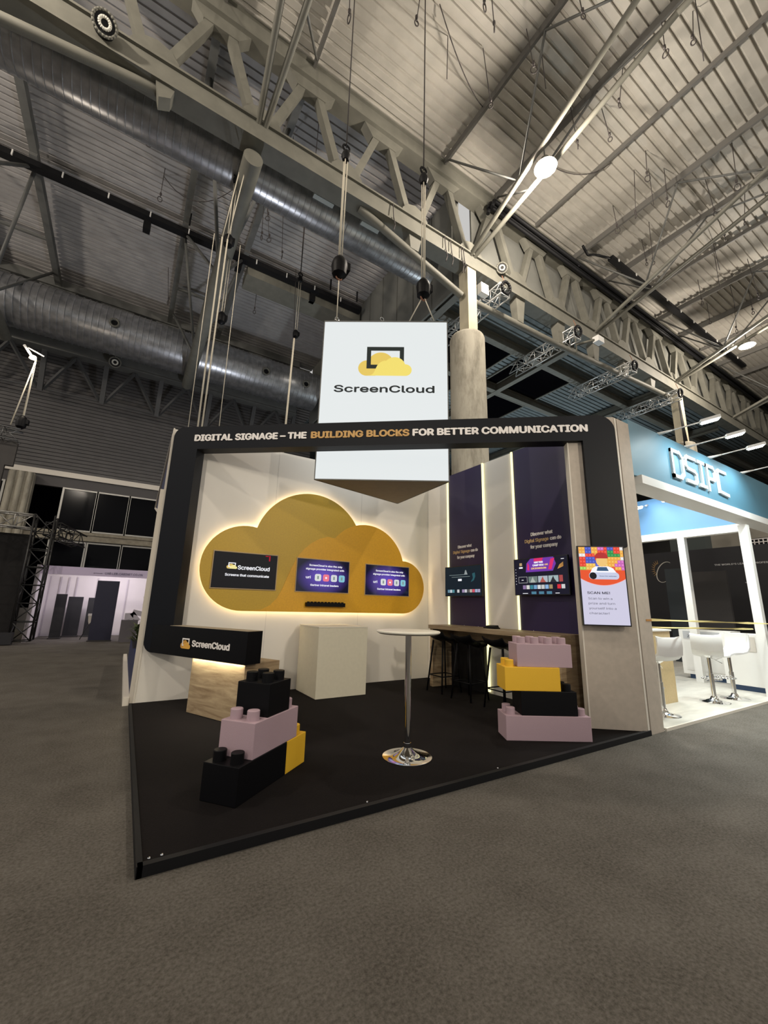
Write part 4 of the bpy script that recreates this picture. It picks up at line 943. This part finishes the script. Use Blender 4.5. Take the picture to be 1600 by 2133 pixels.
# letters, squared outline style, built from strokes
FB = frame((0, 2.72, 0), (1, 0, 0), (0, -1, 0))
_sk = 0
def strokes(g, pts, w, F, d0=.0, d1=.03):
    global _sk
    for (x0_, y0_), (x1_, y1_) in zip(pts[:-1], pts[1:]):
        _sk = (_sk+1) % 5; d1 = .03+.0006*_sk
        dx, dy = x1_-x0_, y1_-y0_; L = math.hypot(dx, dy); ux, uy = dx/L, dy/L; e = w/2
        a = (x0_-ux*e, y0_-uy*e); b = (x1_+ux*e, y1_+uy*e)
        g.prism([(a[0]+uy*e, a[1]-ux*e), (b[0]+uy*e, b[1]-ux*e), (b[0]-uy*e, b[1]+ux*e), (a[0]-uy*e, a[1]+ux*e)], d0, d1, F=F)
g = G(); lz0, lz1 = 3.41, 3.82; sw = .055
def L_(x, pts): strokes(g, [(x+a, lz0+b*(lz1-lz0)) for a, b in pts], sw, FB)
L_(6.82, [(0, 0), (.24, 0), (.33, .18), (.33, .82), (.24, 1), (0, 1), (0, 0)])
L_(7.26, [(.34, 1), (.06, 1), (0, .86), (0, .62), (.06, .52), (.28, .48), (.34, .38), (.34, .12), (.28, 0), (0, 0)])
L_(7.70, [(0, 1), (.22, 1)]); L_(7.70, [(.11, 1), (.11, 0)]); L_(7.70, [(0, 0), (.22, 0)])
L_(8.03, [(0, -.05), (0, 1), (.24, 1), (.31, .86), (.31, .56), (.24, .45), (.06, .45)])
L_(8.46, [(.34, 1), (.04, 1), (0, .9), (0, .05), (.34, .0)])
link(g, 'raised_letters', mat('letter_paint', (.72, .72, .70), .5), t)
t = thing('side_fascia', (10.2, 4, 3.0), 'sky blue side fascia with white beam inside the neighbouring stand', 'fascia')
link(G().box(10.13, 10.2, 2.95, 9.0, 3.12, 3.95), 'board', skyblue, t); link(G().box(10.08, 10.25, 2.95, 9.0, 2.97, 3.12), 'white_beam', whitepaint, t)
for x, y, z0, l in ((9.5, 2.78, 0.0, 'white square post at the front of the blue stand, right edge'), (10.15, 4.05, 0.9, 'white square post standing on the white counter of the blue stand')):
    t = thing('support_post', (x, y, z0), l, 'post'); link(G().box(x-.065, x+.065, y-.065, y+.065, .03, 2.985), 'post', whitepaint, t)
# counters
wht = mat('counter_white', (.80, .79, .76), .35)
t = thing('white_counter', (10.5, 4.1, .03), 'white cabinet counter behind the white bar stools, with a picture strip', 'counter')
link(G().box(10.45, 10.95, 3.55, 4.48, .12, 1.03), 'body', wht, t, bevel=.004); link(G().box(10.5, 10.9, 3.6, 4.38, .03, .12), 'plinth', mat('blue_plinth', (.03, .07, .16), .4), t)
link(G().box(10.443, 10.45, 3.62, 4.40, .84, 1.0), 'picture_strip', mat('grey_strip', (.50, .51, .53), .4), t)
g = G(); FCn = frame((10.443, 4.40, 0), (0, -1, 0), (-1, 0, 0))
for a in (.33, .60): pass
text(g, '65%', FCn, .38, .78, .855, .12, .0, .003, bold=.0); link(g, 'sale_lettering', mat('sale_red', (.55, .10, .12), .5), t)
g = G(); text(g, 'Zilina', FCn, .08, .30, .87, .07, .0, .003, bold=.0); link(g, 'script_lettering', mat('script_dark', (.05, .06, .09), .5), t)
link(G().box(10.444, 10.45, 4.02, 4.40, .2, .78).box(10.442, 10.45, 3.6, 3.98, .2, .78), 'door', mat('door_white', (.76, .75, .72), .35), t)
t = thing('white_counter', (10.0, 3.2, .03), 'larger white counter at the right edge of the blue stand', 'counter')
link(G().box(9.78, 10.45, 2.85, 3.50, .12, 1.02), 'body', wht, t, bevel=.004); link(G().box(9.83, 10.4, 2.9, 3.45, .03, .12), 'plinth', MATS['blue_plinth'], t)
link(G().box(9.772, 9.78, 2.98, 3.18, .72, .98), 'notice', mat('beige_notice', (.60, .56, .50), .5), t)
t = thing('wooden_counter', (7.3, 3.6, .03), 'oak counter of the neighbouring stand half hidden by the beige pillar', 'counter')
link(G().box(6.6, 7.53, 3.36, 3.86, .03, 1.09), 'body', mat('pale_oak_board', (.50, .38, .20), .55, noise=.06, nscale=30), t); link(G().box(6.58, 7.55, 3.34, 3.88, 1.09, 1.115), 'top', wht, t)
def white_stool():
    t = thing('white_bar_stool', (0, 0, 0), 'x', 'stool')
    g = G(); prof = [(-.21, .30), (-.215, .18), (-.20, .08), (-.15, .02), (-.05, .0), (.10, .0), (.19, -.02), (.22, -.045)]; k = len(prof)
    ys = [-.20, -.195, -.1, 0, .1, .195, .20]; vs = []
    for y in ys:
        e = .03 if abs(y) > .19 else 0
        for (x, z) in prof: vs.append((x, y, .72+z+e*.6))
    n = len(ys); fs = [(j*k+i, j*k+i+1, (j+1)*k+i+1, (j+1)*k+i) for j in range(n-1) for i in range(k-1)]
    N = len(vs); vs2 = [(x-.02 if z > .78 else x, y, z-.028) for x, y, z in vs]
    fs += [tuple(N+q for q in f[::-1]) for f in fs[:]]
    fs += [(i, N+i, N+i+1, i+1) for i in range(k-1)] + [((n-1)*k+i, (n-1)*k+i+1, N+(n-1)*k+i+1, N+(n-1)*k+i) for i in range(k-1)] + [(j*k, (j+1)*k, N+(j+1)*k, N+j*k) for j in range(n-1)] + [(j*k+k-1, N+j*k+k-1, N+(j+1)*k+k-1, (j+1)*k+k-1) for j in range(n-1)]
    g.add(vs+vs2, fs, 0, True); link(g, 'seat', mat('stool_white', (.80, .80, .79), .25), t)
    link(G().tube((0, 0, .05), (0, 0, .42), .033, 18).tube((0, 0, .42), (0, 0, .69), .024, 18).lathe([(.024, .66), (.08, .70), (.001, .70)], (0, 0, 0), 18), 'post', chrome, t)
    link(G().lathe([(.20, 0), (.20, .008), (.12, .022), (.06, .045), (.035, .09), (.001, .09)], (0, 0, 0), 40), 'base', chrome, t)
    link(G().torus((.12, 0, .33), .13, .011, (0, 0, 1), 18, 6, sy=.9), 'footrest', chrome, t)
    link(G().tube((.02, -.03, .66), (.10, -.16, .58), .006, 6), 'lever', chrome, t)
    return t
ws = white_stool()
place(ws, (8.07, 3.08, .03), math.radians(200-180), 'white moulded bar stool with chrome foot, left one of the two full stools', 'white bar stools')
place(copy_tree(ws), (8.70, 3.03, .03), math.radians(160), 'white moulded bar stool with chrome foot, right one of the two full stools')
place(copy_tree(ws), (6.40, 3.05, .03), math.radians(70), 'white bar stool mostly hidden behind the beige pillar')
# arm spotlights
def arm_light(base, tip, lab, on=True):
    base, tip = Vector(base), Vector(tip); t = thing('arm_spotlight', base, lab, 'spotlight', 'arm spotlights on the blue stand')
    link(G().tube(base, base.lerp(tip, .35), .03, 8, r2=.012).tube(base.lerp(tip, .35), tip, .010, 6), 'arm', whitepaint, t)
    d = (tip-base).normalized(); link(G().bar(tip, tip+d*.24, .10, .045), 'head', whitepaint, t)
    link(G().bar(tip+d*.02+Vector((0, 0, -.03)), tip+d*.22+Vector((0, 0, -.03)), .08, .012), 'lens', spotglow, t); return t
for (x, l) in ((6.55, 'first from the beige pillar'), (7.45, 'second from the beige pillar'), (8.30, 'third from the beige pillar'), (9.72, 'fourth from the beige pillar, at the right edge')):
    arm_light((x, 2.74, 4.02), (x+.28, 2.28, 4.12), 'white arm spotlight over the blue fascia, %s' % l)
for i, x in enumerate((6.9, 8.0, 9.1)):
    lamp('fascia_spill', 'SPOT', (x, 2.2, 4.1), 330, (.93, 1.0, .95), .08, (x-.3, .6, 0), 110, .9)
    lamp('fascia_spot', 'SPOT', (x, 2.1, 4.1), 85, (.85, .98, 1.0), .06, (x, 2.5, 3.0), 150, .8)
t = arm_light((10.13, 4.65, 3.82), (9.75, 4.62, 3.72), 'white floodlight on the inner side fascia, next to the beige pillar')
arm_light((10.13, 4.05, 3.85), (9.8, 4.05, 3.78), 'second white floodlight on the inner side fascia')
lamp('neighbour_light', 'AREA', (8.2, 4.2, 3.9), 150, (.95, 1.0, .98), 2.2, (8.4, 3.0, 0))
lamp('neighbour_light', 'SPOT', (9.6, 4.55, 3.75), 14, (.80, .95, 1.0), .06, (10.15, 4.6, 3.45), 140, .8)
# dark stands further right
dk = mat('dark_stand', (.012, .012, .015), .6); dk2 = mat('charcoal_board', (.028, .025, .025), .7); dk3 = mat('blue_charcoal', (.03, .038, .045), .6)
t = thing('dark_stand_wall', (16, 5, 0), 'black stand wall behind the blue stand with a sun logo and white slogan', 'wall panel')
link(G().box(16, 16.2, 1.5, 10, .0, 3.45), 'panel', dk, t)
F16 = frame((16, 0, 0), (0, -1, 0), (-1, 0, 0))
txt('slogan', [("THE WORLD'S LEADING PROFESSIONAL LED", -5.57, -3.75, 2.88, .07), ('OPTRONICS', -4.86, -4.55, 2.31, .045)], F16, mat('slogan_grey', (.55, .55, .55), .5), t, .0, .006, .02)
g = G()
for i in range(9):
    a = math.radians(95+i*16); g.prism([(-7.22+.14*math.cos(a-.03), 2.86+.20*math.sin(a-.03)), (-7.22+.26*math.cos(a), 2.86+.34*math.sin(a)), (-7.22+.14*math.cos(a+.08), 2.86+.20*math.sin(a+.08))], 0, .006, F=F16)
link(g, 'sun_rays', mat('ray_orange', (.55, .32, .10), .5), t)
g = G()
for i in range(22):
    a0, a1 = math.radians(60+i*11), math.radians(60+(i+1)*11); ww = .012+.02*math.sin(i/21*math.pi)
    g.prism([(-7.05+.26*math.cos(a0)+.1*math.sin(a0), 2.76+.36*math.sin(a0)), (-7.05+.26*math.cos(a1)+.1*math.sin(a1), 2.76+.36*math.sin(a1)), (-7.05+(.26-ww)*math.cos(a1)+.1*math.sin(a1), 2.76+(.36-ww)*math.sin(a1)), (-7.05+(.26-ww)*math.cos(a0)+.1*math.sin(a0), 2.76+(.36-ww)*math.sin(a0))], 0, .006, F=F16)
link(g, 'logo_ring', mat('logo_silver', (.5, .47, .42), .5), t)
link(G().box(13.2, 13.3, 4.38, 5.28, 0, 2.48), 'partition_panel', dk2, label='charcoal free standing panel seen through the blue stand', cat='panel')
link(G().box(13.6, 13.7, 5.40, 5.99, 0, 2.64), 'partition_panel', dk3, label='blue grey free standing panel behind the white counter post', cat='panel')
link(G().box(17.5, 18, 6.25, 7.4, 0, 5.0), 'dark_pier', mat('green_grey_pier', (.05, .062, .06), .7), label='tall grey green pier behind the dark stand', cat='pier')
link(G().box(20.02, 20.2, 2, 7.2, 2.5, 4.75), 'wall_concrete', mat('back_concrete', (.27, .25, .21), .8, noise=.12, nscale=2), kind='structure')
t = thing('grille', (19.9, 4.3, 3.8), 'white square grille on the concrete wall beyond the dark stand', 'grille')
g = G()
for i in range(15): g.box(19.9, 19.95, 4.0+i*.13, 4.03+i*.13, 3.55, 4.15)
for i in range(6): g.box(19.89, 19.96, 4.0, 5.85, 3.55+i*.118, 3.58+i*.118)
link(g, 'bars', letterwhite, t); link(G().box(19.97, 20.0, 4.0, 5.85, 3.5, 4.2), 'backing', black, t)

# ================================================================== LEFT SIDE
t = thing('neighbour_side_wall', (.3, 8, 0), 'navy blue side wall with white edges, just left behind the cloud wall', 'wall panel')
NF = frame((.31, 0, 0), (0, -1, 0), (-1, 0, 0)); tri = [(-6.80, 3.90), (-9.8, 3.29), (-6.95, 2.64), (-6.80, 2.68)]
g = G(); g.prism(tri, -.05, .0, F=NF); link(g, 'angled_panel', navy, t)
g = G()
for (a, b), (c, d) in zip(tri, tri[1:]+tri[:1]): g.bar((.30, -a, b), (.30, -c, d), .035, .03)
link(g, 'white_edge', cream, t)
link(G().box(.24, .30, 6.80, 10.6, .0, .60), 'low_panel', navy, t); link(G().box(.17, .24, 6.75, 12.0, .0, .10).box(.235, .305, 6.77, 6.80, 0, 3.0), 'white_skirting', cream, t)
# plants along it
leaf = mat('leaf_green', (.06, .09, .025), .5); leaf2 = mat('leaf_light', (.16, .17, .08), .5)
def plant(x, y, z0, h, r, lab, n=70):
    t = thing('potted_plant', (x, y, z0), lab, 'plant'); g = G(); g2 = G()
    for i in range(n):
        a = random.uniform(0, 6.28); hh = z0+.12+h*random.random(); rr = r*random.uniform(.3, 1); c = Vector((x+rr*math.cos(a), y+rr*math.sin(a), hh)); d = Vector((math.cos(a), math.sin(a), random.uniform(-.3, .8))).normalized()*random.uniform(.06, .12); s_ = d.cross(Vector((0, 0, 1))).normalized()*.022
        (g if i % 3 else g2).add([c-d, c+s_, c+d, c-s_], [(0, 1, 2, 3)])
    link(g, 'leaves', leaf, t); link(g2, 'pale_leaves', leaf2, t)
    link(G().lathe([(.001, 0), (.045, 0), (.065, .12), (.001, .12)], (x, y, z0), 14), 'pot', mat('dark_pot', (.03, .03, .035), .4), t)
    g = G()
    for i in range(6): a = i*1.05; g.tube((x, y, z0+.2), (x+r*.6*math.cos(a), y+r*.6*math.sin(a), z0+.2+h*.6), .008, 5)
    link(g, 'stems', leaf, t)
plant(.27, 8.1, .60, .30, .10, 'bushy green plant on the low navy panel just left of the black arch', 90)
plant(.62, 14.2, 0, 1.35, .14, 'tall dark plant further back beside the white booth', 120)
t = thing('blue_stand', (.6, 12.5, 0), 'small blue and white display stand behind the plants at left', 'stand')
link(G().box(.50, .8, 12.3, 12.6, 0, .93), 'body', mat('royal_blue', (.02, .06, .25), .5), t); link(G().box(.455, .50, 12.28, 12.62, 0, .98).box(.455, .8, 12.28, 12.62, .93, .98), 'trim', letterwhite, t)
# white UAD booth
pinkw = mat('lit_fabric_wall', (.60, .56, .57), .7, noise=.05, nscale=1.5)
YB = 17.1
t = thing('white_booth', (-.5, YB, 0), 'white shell booth at far left with lilac fascia lettering', 'booth')
link(G().box(-2.46, 1.6, YB, YB+.05, 2.12, 2.39), 'fascia', mat('lilac_fascia', (.55, .47, .66), .5), t)
FU = frame((0, YB, 0), (1, 0, 0), (0, -1, 0))
txt('fascia_lettering', [('UAD.LED.CABINET.CO.CN', -.68, .44, 2.195, .10), ('STAND', -1.0, -.75, 2.205, .035)], FU, mat('fascia_ink', (.06, .05, .12), .6), t, .0, .01, .0)
link(G().box(-2.55, 1.6, 19.6, 19.7, 0, 2.4), 'back_panel', pinkw, t); link(G().box(-2.52, -2.44, 17.1, 19.6, 0, 2.4), 'side_panel', pinkw, t)
ba = mat('booth_alloy', (.42, .38, .42), .5)
for x in (-2.42, -2.1, -1.85, -1.6, -.95, .05, .95): link(G().box(x-.02, x+.02, 19.56, 19.6, 0, 2.15), 'upright', ba, t)
link(G().box(-2.50, -2.42, 17.06, 17.14, 0, 2.4), 'upright', ba, t)
lamp('booth_light', 'AREA', (-.4, 18.0, 2.6), 55, (.97, .88, 1.0), 2.0, (-.5, 18.8, 0), sy=1)
for i, (x0, x1, y, h, l, m_) in enumerate(((-2.0, -1.7, 18.2, 1.5, 'stacked black cabinets leaning at the left inside the white booth', dk), (-1.72, -1.28, 19.0, 1.42, 'left black display panel against the booth wall', dk), (-1.12, -.6, 19.0, 1.40, 'right black display panel against the booth wall', dk), (-.83, -.20, 16.9, 1.97, 'tall navy panel standing in front of the white booth', mat('navy_panel', (.013, .013, .035), .5)))):
    t = thing('exhibition_board', ((x0+x1)/2, y, 0), l, 'panel'); link(G().box(x0, x1, y, y+.12, .03, h), 'panel', m_, t); link(G().box(x0-.02, x1+.02, y-.12, y+.25, 0, .04), 'foot', dk2, t)
link(G().box(.02, .50, 16.4, 16.9, 0, .70), 'low_box', mat('grey_cover', (.10, .09, .10), .7), label='low grey covered box in front of the white booth', cat='box')
t = thing('booth_chair', (.35, 16.8, .7), 'grey shell chair standing on the low box by the white booth', 'chair')
g = G()
for a, b in (((.10, .74), (.35, .75)), ((.35, .75), (.46, .84)), ((.46, .84), (.50, 1.0))):
    g.bar((a[0], 16.75, a[1]), (b[0], 16.75, b[1]), .35, .02, hint=(0, 1, 0))
link(g, 'seat', mat('chair_grey', (.40, .37, .42), .5), t); link(G().tube((.2, 16.75, .70), (.3, 16.75, .75), .012, 6).tube((.4, 16.75, .70), (.3, 16.75, .75), .012, 6), 'leg', steel, t)
t = thing('white_chair', (-.9, 17.8, 0), 'white chair peeking out left of the tall navy panel', 'chair')
link(G().box(-.98, -.82, 17.75, 17.80, .78, .86), 'backrest_top', letterwhite, t); g = G(); g.prism([(-.97, .78), (-.83, .78), (-.86, .58), (-.92, .50), (-.95, .60)], -17.80, -17.76, F=frame((0, 0, 0), (1, 0, 0), (0, -1, 0))); link(g, 'backrest', cream, t)
link(G().tube((-.93, 17.78, .5), (-1.1, 17.75, 0), .012, 6).tube((-.88, 17.78, .5), (-.75, 17.75, 0), .012, 6), 'leg', dk, t)
# black goal post truss
da = mat('black_alloy', (.035, .035, .035), .3, .6)
sv = mat('worn_alloy', (.45, .44, .42), .3, .7)
GT = thing('gantry', (-2.45, 16.5, 0), 'black and silver lattice truss gantry at the far left edge beside the white booth', 'gantry')
lattice((-6.8, 16.5, 3.72), (-2.72, 16.5, 3.66), .42, 'x', None, mt=sv, parent=GT)
lattice((-2.45, 16.5, 0.1), (-2.45, 16.5, 3.9), .5, 'x', None, mt=da, parent=GT)
lattice((-2.3, 16.8, 3.55), (-1.7, 18.6, 3.4), .42, 'x', None, mt=da, parent=GT)
link(G().box(-6.8, -2.75, 16.8, 16.9, 0.02, 3.3), 'black_drape', mat('drape_black', (.008, .007, .007), .9), label='large black screen hanging inside the gantry at the far left edge', cat='screen')
t = thing('flight_case', (-2.95, 16.2, 0), 'small black flight case on the floor under the gantry', 'case'); link(G().box(-3.2, -2.6, 16.1, 16.35, 0.02, .35), 'body', dk, t); link(G().box(-3.1, -2.9, 16.09, 16.1, .2, .26).box(-3.15, -3.0, 16.09, 16.1, .08, .12), 'corner_plate', sv, t)

# ================================================================== LIGHTING OF THE STAND
# unseen floodlights added to light the stand front and brighten the roofs behind
def unseen_flood(p, target, e, col, lab, cone=70, size=.18):
    p = Vector(p); d = (Vector(target)-p).normalized(); t = thing('floodlight', p, lab, 'floodlight')
    link(G().bar(p-d*.16, p-d*.04, .34, .26), 'housing', black, t); link(G().bar(p-d*.04, p-d*.03, .30, .22), 'lens', spotglow, t)
    link(G().tube(p-d*.1, (p.x-d.x*.1, p.y-d.y*.1, 0), .03, 8), 'stand', black, t)
    lamp('unseen_flood_beam', 'SPOT', p, e, col, size, target, cone, .7)
unseen_flood((-3.2, -1.6, 4.3), (2.6, 6.6, 1.9), 560, (1, .90, .74), 'unseen floodlight added on a pole behind the viewer, left', 52)
unseen_flood((4.6, -3.2, 4.3), (3.4, 6.0, 2.0), 540, (1, .90, .74), 'unseen floodlight added on a pole behind the viewer, right', 50)
unseen_flood((14, 15.5, 4.0), (14, 13.5, 12.8), 1300, (.80, .93, 1.0), 'unseen upward floodlight added behind the column to brighten the low roof', 150)  # this and the next two: hidden uplights added for the roof undersides
unseen_flood((24, 16, 4.0), (23, 13.5, 12.8), 1300, (.80, .93, 1.0), 'unseen upward floodlight added far behind at right to brighten the low roof', 150)
unseen_flood((3.2, 14.5, 4.0), (1, 17, 14), 900, (.86, .90, 1.0), 'unseen upward floodlight added behind the cloud wall to brighten the left roof', 150)
lamp('sign_wash', 'AREA', (2.9, 4.85, 5.2), 40, (.93, 1, 1), 1.8, (2.2, 4.0, 4.5), sy=2.4) if False else None
